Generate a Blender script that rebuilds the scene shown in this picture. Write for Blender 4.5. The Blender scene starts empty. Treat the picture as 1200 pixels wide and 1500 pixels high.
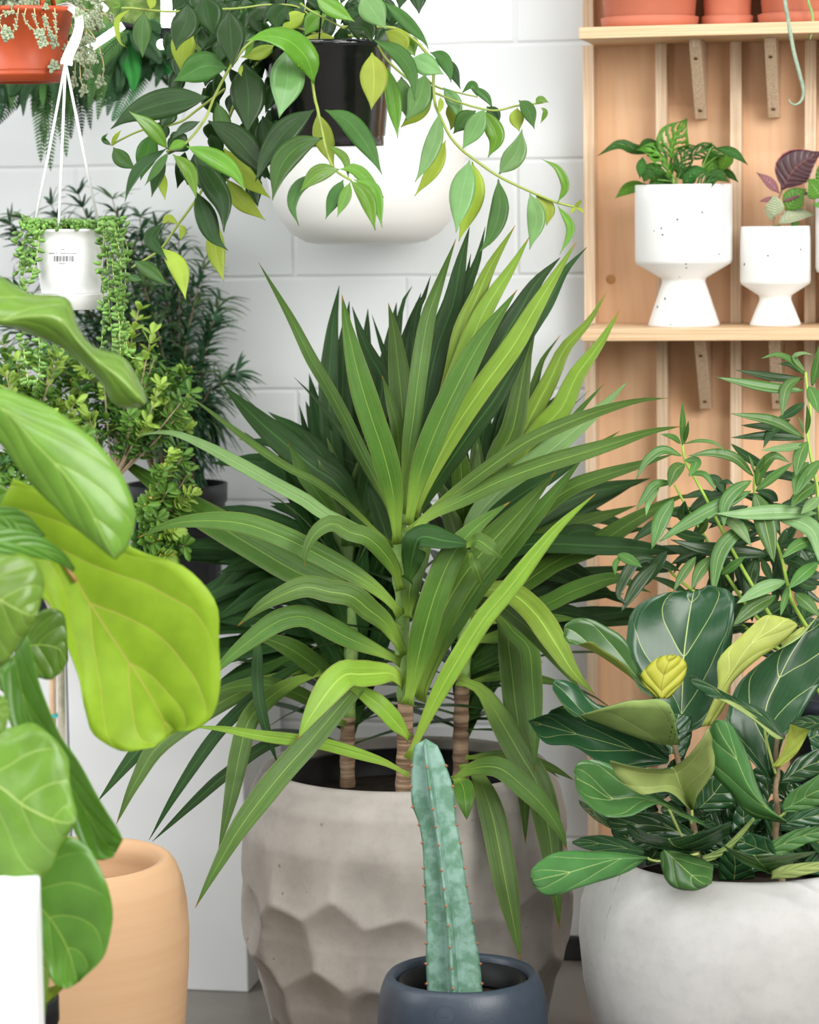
import bpy, bmesh, math, random
from mathutils import Vector, Matrix, noise
R = random.Random(7)
PI = math.pi
C = bpy.context.scene.collection
# ------------------------------------------------------------------ camera frame
FPX = 4000.0
PSI, THE, RHO = math.radians(11), math.radians(6.4), math.radians(0.8)
FWD = Vector((-math.sin(PSI)*math.cos(THE), math.cos(PSI)*math.cos(THE), -math.sin(THE)))
_r = FWD.cross(Vector((0, 0, 1))).normalized()
_u = _r.cross(FWD).normalized()
RT = (_r*math.cos(RHO) - _u*math.sin(RHO)).normalized()
UP = (_r*math.sin(RHO) + _u*math.cos(RHO)).normalized()
def ray(px, py):
    return FWD + RT*((px-600)/FPX) + UP*((750-py)/FPX)
CAM = -FWD*4.9
_d = ray(835, 1405)
CAM.z = -(-CAM.y/_d.y)*_d.z
def P(px, py, d):
    return CAM + ray(px, py)*d
def W(px, py, off=0.0):
    """point of the photograph on the upright plane y = -off, parallel to the wall"""
    r = ray(px, py)
    return CAM + r*((-off-CAM.y)/r.y)
def mpp(d): return d/FPX

# ------------------------------------------------------------------ colours and materials
def hx(s):
    s = s.lstrip('#')
    o = []
    for i in (0, 2, 4):
        c = int(s[i:i+2], 16)/255
        o.append(c/12.92 if c <= 0.04045 else ((c+0.055)/1.055)**2.4)
    return (*o, 1)
class NT:
    def __init__(s, name):
        s.m = bpy.data.materials.new(name); s.m.use_nodes = True
        s.t = s.m.node_tree; s.t.nodes.clear()
        s.out = s.n('ShaderNodeOutputMaterial')
    def n(s, ty, **kw):
        nd = s.t.nodes.new(ty)
        for k, v in kw.items():
            if k.startswith('i_'):
                key = k[2:].replace('_', ' ')
                nd.inputs[key].default_value = v
            else: setattr(nd, k, v)
        return nd
    def l(s, a, b): s.t.links.new(a, b)
    def val(s, sock, v):
        if hasattr(v, 'is_linked') or isinstance(v, bpy.types.NodeSocket): s.l(v, sock)
        else: sock.default_value = v
    def math(s, op, a, b=None, c=None, clamp=False):
        nd = s.n('ShaderNodeMath', operation=op, use_clamp=clamp)
        s.val(nd.inputs[0], a)
        if b is not None: s.val(nd.inputs[1], b)
        if c is not None: s.val(nd.inputs[2], c)
        return nd.outputs[0]
    def mix(s, f, a, b, mode='MIX'):
        nd = s.n('ShaderNodeMix', data_type='RGBA', blend_type=mode)
        s.val(nd.inputs[0], f); s.val(nd.inputs[6], a); s.val(nd.inputs[7], b)
        return nd.outputs[2]
    def sstep(s, x, a, b):
        nd = s.n('ShaderNodeMapRange', interpolation_type='SMOOTHSTEP')
        s.val(nd.inputs[0], x); nd.inputs[1].default_value = a; nd.inputs[2].default_value = b
        return nd.outputs[0]
    def noise(s, vec, scale, detail=3, rough=0.5):
        nd = s.n('ShaderNodeTexNoise'); nd.inputs['Scale'].default_value = scale
        nd.inputs['Detail'].default_value = detail; nd.inputs['Roughness'].default_value = rough
        if vec is not None: s.l(vec, nd.inputs['Vector'])
        return nd.outputs[0]
    def bsdf(s, col, rough=0.5, spec=0.5, **kw):
        b = s.n('ShaderNodeBsdfPrincipled')
        s.val(b.inputs['Base Color'], col); s.val(b.inputs['Roughness'], rough)
        b.inputs['Specular IOR Level'].default_value = spec
        for k, v in kw.items(): s.val(b.inputs[k.replace('_', ' ')], v)
        return b
    def bump(s, h, dist, strength=1.0):
        b = s.n('ShaderNodeBump'); b.inputs['Strength'].default_value = strength
        b.inputs['Distance'].default_value = dist; s.l(h, b.inputs['Height'])
        return b.outputs[0]
    def end(s, sh):
        s.l(sh, s.out.inputs[0]); return s.m

MATS = {}
def leaf_mat(key, top, vein=None, rough=0.35, nlat=0, kv=1.2, latw=0.10, mid=0.05, transl=0.25, tcol=None,
             stripes=0.0, edge=None, basecol=None, tipcol=None, puff=0.0, spec=0.38, var=0.12, spots=0.0, sheen=None):
    if key in MATS: return MATS[key]
    m = NT(key)
    uv = m.n('ShaderNodeUVMap').outputs[0]
    sp = m.n('ShaderNodeSeparateXYZ'); m.l(uv, sp.inputs[0])
    u, v = sp.outputs[0], sp.outputs[1]
    av = m.math('ABSOLUTE', m.math('MULTIPLY_ADD', v, 2.0, -1.0))
    tc = m.n('ShaderNodeTexCoord').outputs['Object']
    nz = m.noise(tc, 28, 4, 0.6)
    oi = m.n('ShaderNodeObjectInfo').outputs['Random']
    col = m.mix(m.sstep(nz, 0.25, 0.75), tuple(c*(1-var) for c in top[:3])+(1,), tuple(min(1, c*(1+var)) for c in top[:3])+(1,))
    hs = m.n('ShaderNodeHueSaturation')
    m.l(m.math('MULTIPLY_ADD', oi, 0.022, 0.466), hs.inputs['Hue'])
    m.l(m.math('MULTIPLY_ADD', oi, 0.40, 0.74), hs.inputs['Value'])
    m.l(col, hs.inputs['Color']); col = hs.outputs[0]
    height = None
    if stripes > 0:
        cb = m.n('ShaderNodeCombineXYZ')
        m.l(m.math('MULTIPLY', u, 1.2), cb.inputs[0]); m.l(m.math('MULTIPLY', v, 34.0), cb.inputs[1]); m.l(oi, cb.inputs[2])
        st = m.noise(cb.outputs[0], 1.0, 2, 0.6)
        col = m.mix(m.math('MULTIPLY', m.sstep(st, 0.35, 0.7), stripes), col, vein or top)
        height = st
    if basecol:
        col = m.mix(m.sstep(u, 0.28, 0.0), col, basecol)
    if vein:
        mk = m.sstep(av, mid, mid*0.25)
        if nlat:
            wob = m.math('MULTIPLY_ADD', m.noise(tc, 9, 2), 0.10, -0.05)
            ph = m.math('SUBTRACT', m.math('MULTIPLY', m.math('ADD', u, wob), float(nlat)), m.math('MULTIPLY', m.math('POWER', av, 1.25), kv*nlat*0.28))
            fr = m.math('ABSOLUTE', m.math('SUBTRACT', m.math('FRACT', ph), 0.5))
            lat = m.math('MULTIPLY', m.sstep(fr, latw, latw*0.35), m.sstep(av, 0.97, 0.75))
            # fine net of small veins
            # cross veins between the laterals, faint
            fr2 = m.math('ABSOLUTE', m.math('SUBTRACT', m.math('FRACT', m.math('MULTIPLY', m.math('ADD', av, m.math('MULTIPLY', wob, 1.6)), 7.0)), 0.5))
            fine = m.math('MULTIPLY', m.sstep(fr2, 0.05, 0.0), 0.05)
            mk = m.math('MAXIMUM', m.math('MAXIMUM', mk, m.math('MULTIPLY', lat, 0.75)), fine)
            dome = m.math('SUBTRACT', 1.0, m.math('POWER', m.math('SUBTRACT', 1.0, m.math('MULTIPLY', fr, 2.0)), 2.0))
            height = m.math('ADD', dome, m.math('MULTIPLY', m.noise(tc, 14, 2), 0.8))
        col = m.mix(mk, col, vein)
    if edge:
        col = m.mix(m.sstep(av, 0.90, 0.985), col, edge)
    if tipcol:
        col = m.mix(m.sstep(u, 0.965, 0.99), col, tipcol)
    if spots:
        vs = m.n('ShaderNodeTexVoronoi'); vs.inputs['Scale'].default_value = 70; m.l(tc, vs.inputs['Vector'])
        col = m.mix(m.math('MULTIPLY', m.sstep(vs.outputs['Distance'], 0.10, 0.06), spots), col, hx('#b7a478'))
    b = m.bsdf(col, rough, spec)
    if height is not None and puff:
        m.l(m.bump(height, puff), b.inputs['Normal'])
    tr = m.n('ShaderNodeBsdfTranslucent')
    if tcol is None: tcol = tuple(min(1, c*k) for c, k in zip(top[:3], (2.2, 1.9, 0.9)))+(1,)
    tcm = m.mix(0.35, tcol, col)
    m.l(tcm, tr.inputs[0])
    mx = m.n('ShaderNodeMixShader'); mx.inputs[0].default_value = transl
    m.l(b.outputs[0], mx.inputs[1]); m.l(tr.outputs[0], mx.inputs[2])
    MATS[key] = m.end(mx.outputs[0])
    return MATS[key]

def plain(key, col, rough=0.5, spec=0.5, nscale=0, nvar=0.1, bump=0.0, bscale=40, coat=0.0, metal=0.0):
    if key in MATS: return MATS[key]
    m = NT(key)
    tc = m.n('ShaderNodeTexCoord').outputs['Object']
    c = col
    if nscale:
        c = m.mix(m.sstep(m.noise(tc, nscale, 5, 0.6), 0.3, 0.7), tuple(x*(1-nvar) for x in col[:3])+(1,), tuple(min(1, x*(1+nvar)) for x in col[:3])+(1,))
    b = m.bsdf(c, rough, spec, Metallic=metal)
    b.inputs['Coat Weight'].default_value = coat
    if bump:
        m.l(m.bump(m.noise(tc, bscale, 4), bump), b.inputs['Normal'])
    MATS[key] = m.end(b.outputs[0]); return MATS[key]

# ------------------------------------------------------------------ objects
def mesh_obj(name, verts, faces, mat, parent=None, smooth=True, uvs=None, mids=None, loc=None):
    me = bpy.data.meshes.new(name)
    me.from_pydata([tuple(v) for v in verts], [], faces)
    for mm in (mat if isinstance(mat, (list, tuple)) else [mat]): me.materials.append(mm)
    if smooth: me.polygons.foreach_set('use_smooth', [True]*len(me.polygons))
    if mids: me.polygons.foreach_set('material_index', mids)
    if uvs:
        ul = me.uv_layers.new(name='UVMap')
        flat = [0.0]*(2*len(me.loops))
        for li, lp in enumerate(me.loops):
            a = uvs[lp.vertex_index]; flat[2*li] = a[0]; flat[2*li+1] = a[1]
        ul.data.foreach_set('uv', flat)
    me.update()
    o = bpy.data.objects.new(name, me); C.objects.link(o)
    if parent is not None:
        o.parent = parent
        o.matrix_parent_inverse = Matrix.Translation(parent.location).inverted()
    return o
def tag(o, label=None, cat=None, group=None, kind=None):
    if label: o['label'] = label
    if cat: o['category'] = cat
    if group: o['group'] = group
    if kind: o['kind'] = kind
    return o
def thing(name, loc, label, cat, group=None):
    o = bpy.data.objects.new(name, None); C.objects.link(o)
    o.empty_display_size = 0.05
    o.location = loc
    return tag(o, label, cat, group)

class MB:
    """collects shapes into one mesh"""
    def __init__(s): s.v, s.f, s.uv, s.m = [], [], [], []
    def add(s, v, f, uv=None, m=None):
        b = len(s.v); s.v += [Vector(x) for x in v]; s.f += [tuple(i+b for i in q) for q in f]
        s.uv += uv if uv else [(0.5, 0.5)]*len(v)
        s.m += m if m else [0]*len(f)
        return s
    def build(s, name, mat, parent=None, smooth=True):
        return mesh_obj(name, s.v, s.f, mat, parent, smooth, s.uv, s.m)
    def box(s, x0, x1, y0, y1, z0, z1):
        v = [(x, y, z) for z in (z0, z1) for y in (y0, y1) for x in (x0, x1)]
        return s.add(v, [(0, 2, 3, 1), (4, 5, 7, 6), (0, 1, 5, 4), (2, 6, 7, 3), (0, 4, 6, 2), (1, 3, 7, 5)])
    def lathe(s, c, prof, n=64, cap0=False, cap1=False, fn=None):
        """prof: list of (r, z) ; c = base point"""
        v, f, uv = [], [], []
        for i, (r, z) in enumerate(prof):
            for k in range(n):
                a = 2*PI*k/n
                rr = fn(r, z, a) if fn else r
                v.append((c[0]+rr*math.cos(a), c[1]+rr*math.sin(a), c[2]+z)); uv.append((k/n, i/max(1, len(prof)-1)))
        for i in range(len(prof)-1):
            for k in range(n):
                a, b = i*n+k, i*n+(k+1) % n
                f.append((a, b, b+n, a+n))
        if cap0: f.append(tuple(reversed(range(n))))
        if cap1: f.append(tuple(range((len(prof)-1)*n, len(prof)*n)))
        return s.add(v, f, uv)
    def tube(s, pts, rad, n=8, caps=True):
        pts = [Vector(p) for p in pts]
        m = len(pts)
        rads = rad if isinstance(rad, (list, tuple)) else [rad]*m
        v, f, uv = [], [], []
        nrm = None
        for i, p in enumerate(pts):
            t = (pts[min(i+1, m-1)]-pts[max(i-1, 0)])
            t = t.normalized() if t.length > 1e-9 else Vector((0, 0, 1))
            if nrm is None:
                nrm = t.orthogonal().normalized()
            nrm = (nrm - t*nrm.dot(t))
            nrm = nrm.normalized() if nrm.length > 1e-6 else t.orthogonal().normalized()
            bn = t.cross(nrm)
            for k in range(n):
                a = 2*PI*k/n
                v.append(p + (nrm*math.cos(a)+bn*math.sin(a))*rads[i]); uv.append((i/max(1, m-1), k/n))
        for i in range(m-1):
            for k in range(n):
                a, b = i*n+k, i*n+(k+1) % n
                f.append((a, b, b+n, a+n))
        if caps:
            f.append(tuple(reversed(range(n)))); f.append(tuple(range((m-1)*n, m*n)))
        return s.add(v, f, uv)
    def ball(s, c, r, nu=8, nv=5, axis=None, stretch=1.0):
        ax = (axis or Vector((0, 0, 1))).normalized(); e1 = ax.orthogonal().normalized(); e2 = ax.cross(e1)
        v = [Vector(c)-ax*r*stretch]; f = []
        for i in range(1, nv):
            ph = -PI/2+PI*i/nv
            for k in range(nu):
                a = 2*PI*k/nu
                v.append(Vector(c)+(e1*math.cos(a)+e2*math.sin(a))*(r*math.cos(ph))+ax*(r*stretch*math.sin(ph)))
        v.append(Vector(c)+ax*r*stretch)
        for k in range(nu): f.append((0, 1+(k+1) % nu, 1+k))
        for i in range(nv-2):
            for k in range(nu):
                a, b = 1+i*nu+k, 1+i*nu+(k+1) % nu
                f.append((a, b, b+nu, a+nu))
        L = len(v)-1
        for k in range(nu): f.append((L, L-nu+k, L-nu+(k+1) % nu))
        return s.add(v, f)

def bevelled(o, w=0.003, seg=2):
    md = o.modifiers.new('bevel', 'BEVEL'); md.width = w; md.segments = seg; md.limit_method = 'ANGLE'
    o.data.polygons.foreach_set('use_smooth', [False]*len(o.data.polygons))
    return o

def cr(pts, n):
    """Catmull-Rom resample by parameter (uniform in chord length)"""
    pts = [Vector(p) for p in pts]
    if len(pts) == 2: return [pts[0].lerp(pts[1], i/(n-1)) for i in range(n)]
    d = [0]
    for a, b in zip(pts, pts[1:]): d.append(d[-1]+max(1e-6, (b-a).length))
    out = []
    for i in range(n):
        s = d[-1]*i/(n-1); k = 0
        while k < len(pts)-2 and s > d[k+1]: k += 1
        t = (s-d[k])/(d[k+1]-d[k])
        p1, p2 = pts[k], pts[k+1]
        p0 = pts[k-1] if k > 0 else p1*2-p2
        p3 = pts[k+2] if k+2 < len(pts) else p2*2-p1
        out.append(0.5*((2*p1)+(p2-p0)*t+(2*p0-5*p1+4*p2-p3)*t*t+(3*p1-p0-3*p2+p3)*t*t*t))
    return out
def crk(vals, n):
    """resample with an equal number of steps per given row"""
    vals = [Vector(p) for p in vals]; out = []; m = len(vals)-1
    for i in range(n):
        s = m*i/(n-1); k = min(int(s), m-1); t = s-k
        p1, p2 = vals[k], vals[k+1]
        p0 = vals[k-1] if k > 0 else p1*2-p2
        p3 = vals[k+2] if k+2 <= m else p2*2-p1
        out.append(0.5*((2*p1)+(p2-p0)*t+(2*p0-5*p1+4*p2-p3)*t*t+(3*p1-p0-3*p2+p3)*t*t*t))
    return out

def sheet(rows, thick=0.0005, holes=None, uvr=None):
    """closed two-sided leaf from a grid of points (rows base->tip, cols left->right): verts, faces, uvs, material ids"""
    nr, nc = len(rows), len(rows[0])
    g = [p for r in rows for p in r]
    def at(i, j): return g[i*nc+j]
    nrm = []
    for i in range(nr):
        for j in range(nc):
            dc = at(i, min(j+1, nc-1))-at(i, max(j-1, 0)); dr = at(min(i+1, nr-1), j)-at(max(i-1, 0), j)
            n = dc.cross(dr)
            if n.length < 1e-12: n = nrm[-1] if nrm else Vector((0, 0, 1))
            nrm.append(n.normalized())
    N = nr*nc
    v = [p+n*(thick/2) for p, n in zip(g, nrm)]+[p-n*(thick/2) for p, n in zip(g, nrm)]
    uv = []
    for _ in range(2):
        for i in range(nr):
            for j in range(nc): uv.append((i/(nr-1), j/(nc-1)))
    f, mi, edges = [], [], {}
    for i in range(nr-1):
        for j in range(nc-1):
            if holes and holes((i+0.5)/(nr-1), (j+0.5)/(nc-1)): continue
            a, b, c, d = i*nc+j, i*nc+j+1, (i+1)*nc+j+1, (i+1)*nc+j
            f.append((a, b, c, d)); mi.append(0)
            f.append((d+N, c+N, b+N, a+N)); mi.append(1)
            for e in ((a, b), (b, c), (c, d), (d, a)):
                k = (min(e), max(e)); edges[k] = None if k in edges else e
    for e in edges.values():
        if e: f.append((e[1], e[0], e[0]+N, e[1]+N)); mi.append(0)
    return v, f, uv, mi

def prof_w(kind, u):
    if kind == 'strap':
        if u < 0.04: return 0.62-0.22*u/0.04
        if u < 0.36: return 0.40+0.72*(math.sin(PI/2*(u-0.04)/0.32))**1.3
        if u < 0.6: return 1.12
        t = (u-0.6)/0.4
        return max(0.0, (1-t**1.4)*1.11)+0.004
    if kind == 'ellip':
        K = ((0, .04), (.05, .12), (.12, .42), (.22, .76), (.34, .96), (.44, 1), (.56, .93), (.68, .72), (.79, .44), (.88, .21), (.95, .08), (1, .01))
        for (a, x), (b, y) in zip(K, K[1:]):
            if u <= b: return x+(y-x)*(u-a)/(b-a)
        return .01
    if kind == 'lance': return max(0.0, math.sin(PI*u**0.82))**0.95*1.04+0.02
    if kind == 'obov': return (math.sin(PI*u**1.6))**0.7*0.95+0.06*(1-u)+0.01
    if kind == 'fiddle': return max(0.02, math.sin(PI*min(1, u**1.25)))**0.55*(0.62+0.38*u)*1.02 + 0.01
    return 1
def ribbon(cl, width, side, kind='strap', nr=16, nc=5, fold=0.10, cup=0.0, wave=0.0, rnd=None, roll=None, asym=0.0):
    """cl: 3D centreline; side: function(point,tangent,u)->unit side vector; returns grid rows"""
    pts = cr(cl, nr); rows = []
    ph = (rnd or R).random()*6.28
    for i, p in enumerate(pts):
        u = i/(nr-1)
        t = (pts[min(i+1, nr-1)]-pts[max(i-1, 0)]).normalized()
        s = side(p, t, u)
        n = s.cross(t).normalized()
        w = width*prof_w(kind, u)/2
        r = []
        for j in range(nc):
            q = -1+2*j/(nc-1)
            h = fold*w*abs(q)+cup*w*q*q
            h += wave*width*math.sin(ph+u*11+(2.2 if q > 0 else 0))*q*q
            r.append(p+s*(q*w)+n*h)
        rows.append(r)
    return rows

def leafpx(pts, w, d0, d1=None, bow=0.0, kind='strap', tilt=0.5, roll=0.0, roll1=None, under=False, nr=16, nc=5,
           fold=0.12, cup=0.0, wave=0.0, thick=0.0005, holes=None, tr=None):
    """leaf whose middle line runs through photograph points; d0..d1 distance from the camera, base to tip"""
    if tr: ox, oy, sc = tr; pts = [(ox+a/sc, oy+b/sc) for a, b in pts]; w = w/sc
    if d1 is None: d1 = d0
    L = [0]
    for a, b in zip(pts, pts[1:]): L.append(L[-1]+math.hypot(b[0]-a[0], b[1]-a[1]))
    c3 = []
    for (x, y), l in zip(pts, L):
        u = l/max(1e-6, L[-1])
        c3.append(P(x, y, d0+(d1-d0)*u-bow*math.sin(PI*u)))
    if roll1 is None: roll1 = roll
    sg = -1 if under else 1
    def side(p, t, u):
        V = (CAM-p).normalized()
        n = V+Vector((0, 0, 1))*tilt
        s = t.cross(n)
        if s.length < 1e-4: s = t.cross(V)
        s.normalize()
        a = roll+(roll1-roll)*u
        if a: s = Matrix.Rotation(a, 3, t) @ s
        return s*sg
    # keep the width as it looks in the photograph
    mid = cr(c3, 9)[4]; t = (cr(c3, 9)[5]-cr(c3, 9)[3]).normalized(); V = (CAM-mid).normalized()
    ss = side(mid, t, 0.5); look = (ss-V*ss.dot(V))
    tl = (t-V*t.dot(V))
    perp = (look-tl*(look.dot(tl)/max(1e-6, tl.length_squared))).length
    ww = w*mpp((d0+d1)/2)/max(0.6, perp) if roll == 0 else w*mpp((d0+d1)/2)
    return sheet(ribbon(c3, ww, side, kind, nr, nc, fold, cup, wave), thick, holes)

def sheet_rows_px(rows, d0, d1, lift=0.0, belly=0.0, nr=26, nc=13, wave=0.0, thick=0.0007, tr=None, dl=0.0, dr=0.0, mid=0.0, under=False, ripple=0.025):
    """leaf blade lofted through rows of (left edge, midrib, right edge) photograph points"""
    n = len(rows)
    Ls, Ms, Rs = [], [], []
    for i, (a, m, b) in enumerate(rows):
        if tr:
            ox, oy, sc = tr
            a, m, b = [(ox+q[0]/sc, oy+q[1]/sc) for q in (a, m, b)]
        u = i/(n-1); d = d0+(d1-d0)*u-belly*math.sin(PI*u)
        Ls.append(P(a[0], a[1], d-lift+dl)); Ms.append(P(m[0], m[1], d+mid)); Rs.append(P(b[0], b[1], d-lift+dr))
    Ls, Ms, Rs = crk(Ls, nr), crk(Ms, nr), crk(Rs, nr)
    out = []; ph = R.random()*6
    for i in range(nr):
        r = []; u = i/(nr-1)
        l, m, q = Ls[i], Ms[i], Rs[i]
        wl = (q-l).length
        for j in range(nc):
            s = -1+2*j/(nc-1)
            e = l if s < 0 else q
            e = m+(e-m)*(1+ripple*(math.sin(ph*3+u*23+s*2)+.6*math.sin(ph+u*41+s)))
            lin = m.lerp(e, abs(s))
            par = m+(q-l)*(s/2)+((q+l)*0.5-m)*(s*s)
            p = lin.lerp(par, 0.6)
            V = (CAM-p).normalized()
            p = p+V*(wave*wl*math.sin(ph+u*17+s*1.5)*abs(s)**1.5)
            r.append(p)
        out.append(r)
    # the left half shows its upper side to the photographer unless under=True
    face = 0.0
    for i in range(1, nr-1):
        for j in range(1, nc//2):
            n_ = (out[i][j+1]-out[i][j-1]).cross(out[i+1][j]-out[i-1][j])
            face += n_.dot(CAM-out[i][j])
    if (face > 0) == under: out = [r[::-1] for r in out]
    return sheet(out, thick)

def put(name, data, mats, parent):
    v, f, uv, mi = data
    return mesh_obj(name, v, f, mats, parent, True, uv, mi)
# ================================================================== the setting
def wall_mat():
    m = NT('painted_block')
    tc = m.n('ShaderNodeTexCoord').outputs['Object']
    sp = m.n('ShaderNodeSeparateXYZ'); m.l(tc, sp.inputs[0])
    z0 = W(600, 403).z; rh = (W(600, 236).z-W(600, 570).z)/2; x0 = W(433, 370).x; bw = 2*rh
    cb = m.n('ShaderNodeCombineXYZ')
    m.l(m.math('SUBTRACT', sp.outputs[0], x0-20.5*bw), cb.inputs[0]); m.l(m.math('SUBTRACT', sp.outputs[2], z0-20*rh), cb.inputs[1])
    wob = m.n('ShaderNodeVectorMath', operation='MULTIPLY_ADD')
    nz = m.n('ShaderNodeTexNoise'); nz.inputs['Scale'].default_value = 9; m.l(tc, nz.inputs['Vector'])
    m.l(nz.outputs['Color'], wob.inputs[0]); wob.inputs[1].default_value = (0.004, 0.004, 0); m.l(cb.outputs[0], wob.inputs[2])
    br = m.n('ShaderNodeTexBrick', offset=0.5, offset_frequency=2)
    m.l(wob.outputs[0], br.inputs['Vector'])
    br.inputs['Scale'].default_value = 1; br.inputs['Brick Width'].default_value = bw; br.inputs['Row Height'].default_value = rh
    br.inputs['Mortar Size'].default_value = 0.006; br.inputs['Mortar Smooth'].default_value = 1.0
    n1 = m.noise(tc, 45, 5, 0.65); n2 = m.noise(tc, 3, 3)
    col = m.mix(m.sstep(n2, 0.3, 0.7), hx('#d3d6d6'), hx('#d9dcdc'))
    col = m.mix(m.math('MULTIPLY', br.outputs['Fac'], 0.12), col, hx('#cdd1d1'))
    b = m.bsdf(col, 0.55, 0.35)
    h = m.math('ADD', m.math('MULTIPLY', br.outputs['Fac'], -0.8), m.math('MULTIPLY', n1, 0.30))
    m.l(m.bump(h, 0.0024), b.inputs['Normal'])
    return m.end(b.outputs[0])
def floor_mat():
    m = NT('grey_concrete_floor')
    tc = m.n('ShaderNodeTexCoord').outputs['Object']
    n = m.noise(tc, 4, 6, 0.6)
    col = m.mix(m.sstep(n, 0.3, 0.7), hx('#716b65'), hx('#827c75'))
    b = m.bsdf(col, m.math('MULTIPLY_ADD', n, 0.2, 0.32), 0.4)
    m.l(m.bump(m.noise(tc, 60, 3), 0.0006), b.inputs['Normal'])
    return m.end(b.outputs[0])
tag(MB().box(-3.2, 3.2, 0, 0.12, -0.05, 3.0).build('wall_back', wall_mat(), None, False), kind='structure')
tag(MB().box(-3.2, 3.2, -5.6, 0.12, -0.1, 0).build('floor', floor_mat(), None, False), kind='structure')
dark_rubber = plain('dark_rubber', hx('#2a2a2a'), 0.5, 0.4)
tag(bevelled(MB().box(-3.2, 3.2, -0.012, 0, 0.0, 0.045).build('baseboard_back', dark_rubber, None, False), 0.004), kind='structure')

# ================================================================== plywood shelving
def ply(name, c1, c2, sx, sz, rings=0.0, rough=0.55):
    m = NT(name)
    tc = m.n('ShaderNodeTexCoord').outputs['Object']
    mp = m.n('ShaderNodeMapping'); mp.inputs['Scale'].default_value = (sx, sx, sz); m.l(tc, mp.inputs[0])
    n = m.noise(mp.outputs[0], 1.0, 5, 0.6)
    col = m.mix(m.sstep(n, 0.32, 0.68), c1, c2)
    if rings:
        wv = m.n('ShaderNodeTexWave', wave_type='RINGS', rings_direction='Y'); wv.inputs['Scale'].default_value = 2.2
        wv.inputs['Distortion'].default_value = 9; wv.inputs['Detail'].default_value = 3; wv.inputs['Detail Scale'].default_value = 0.8
        mp2 = m.n('ShaderNodeMapping'); mp2.inputs['Scale'].default_value = (6, 1, 0.9); m.l(tc, mp2.inputs[0]); m.l(mp2.outputs[0], wv.inputs['Vector'])
        col = m.mix(m.math('MULTIPLY', m.sstep(wv.outputs['Fac'], 0.5, 0.9), rings), col, hx('#c4905c'))
    b = m.bsdf(col, rough, 0.4)
    m.l(m.bump(n, 0.0004), b.inputs['Normal'])
    return m.end(b.outputs[0])
M_panel = ply('birch_panel', hx('#ddb28a'), hx('#e5bd98'), 30, 1.6, 0.10)
M_edge = ply('plywood_edge', hx('#c4a584'), hx('#e0c9ad'), 420, 5)
M_shelf = ply('plywood_shelf', hx('#c9a57e'), hx('#dcbf9a'), 4, 330)
PAN = 0.030          # panel front face, distance from the wall
UPF = 0.078          # uprights' front
SHF = 0.265          # shelves' front edge
xl = W(859, 300, UPF).x; xr = W(1330, 300, PAN).x
shelf = thing('shelving_unit', (xl+0.3, -0.03, 0), 'pale birch plywood wall shelving with upright fins and two shelves', 'shelf')
LEAN = math.radians(0.15)
bevelled(MB().box(xl+0.004, xr, -PAN, -0.004, 0.002, 2.2).build('back_panel', M_panel, shelf, False), 0.001)
zt1 = W(848, 40, SHF).z; zb1 = W(848, 57, SHF).z
zt2 = W(862, 482, SHF).z; zb2 = W(862, 500, SHF).z
for i, px in enumerate((863, 969, 1078, 1187, 1296)):
    x = W(px, 300, UPF).x
    for a, b in ((0.002, zb2), (zt2, zb1), (zt1, 2.2)):
        bevelled(MB().box(x-0.0095, x+0.0095, -UPF, -PAN, a, b).build('upright', M_edge, shelf, False), 0.001)
sxl = W(848, 48, SHF).x
for a, b in ((zb1, zt1), (zb2, zt2)):
    bevelled(MB().box(sxl, xr, -SHF, -PAN, a, b).build('shelf_board', M_shelf, shelf, False), 0.0015)
M_screw = plain('screw_steel', hx('#7d6548'), 0.4, 0.5, metal=0.6)
M_plug = plain('wood_plug', hx('#b98a55'), 0.5)
for px, py, zt in ((1024, 130, zb1), (1132, 130, zb1), (1240, 130, zb1), (1031, 550, zb2), (1138, 550, zb2), (1245, 550, zb2)):
    x = W(px, py, 0.1).x; t = 0.0095; d1, d2, h = 0.175, 0.062, 0.128
    prof = [(-PAN, zt), (-d1, zt), (-d1, zt-0.012), (-d2, zt-h), (-PAN, zt-h)]
    v = [(x-t, y, z) for y, z in prof]+[(x+t, y, z) for y, z in prof]
    f = [(0, 1, 2, 3, 4), (9, 8, 7, 6, 5)]+[(i, (i+5), (i+1) % 5+5, (i+1) % 5) for i in range(5)]
    b = bevelled(MB().add(v, f).build('bracket', M_edge, shelf, False), 0.001)
    sl = Vector((0, -d1+d2, h-0.012)).normalized()
    nn = Vector((0, -sl.z, sl.y)).normalized()
    for q in (0.16, 0.88):
        p = Vector((x, -d1, zt-0.012)).lerp(Vector((x, -d2, zt-h)), q)
        mb = MB(); mb.tube([p-nn*0.001, p+nn*0.0008], [0.0035, 0.0035], 10)
        mb.build('screw', M_screw, b)
p = W(895, 409, PAN)
mb = MB(); mb.lathe((0, 0, 0), [(0.0001, 0.0012), (0.003, 0.0016), (0.0045, 0.0008), (0.0075, 0.0014), (0.0085, 0)], 20)
mb.v = [Vector((p.x+q.x, -PAN-q.z, p.z+q.y)) for q in mb.v]
mb.build('wood_plug', M_plug, shelf)

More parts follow.
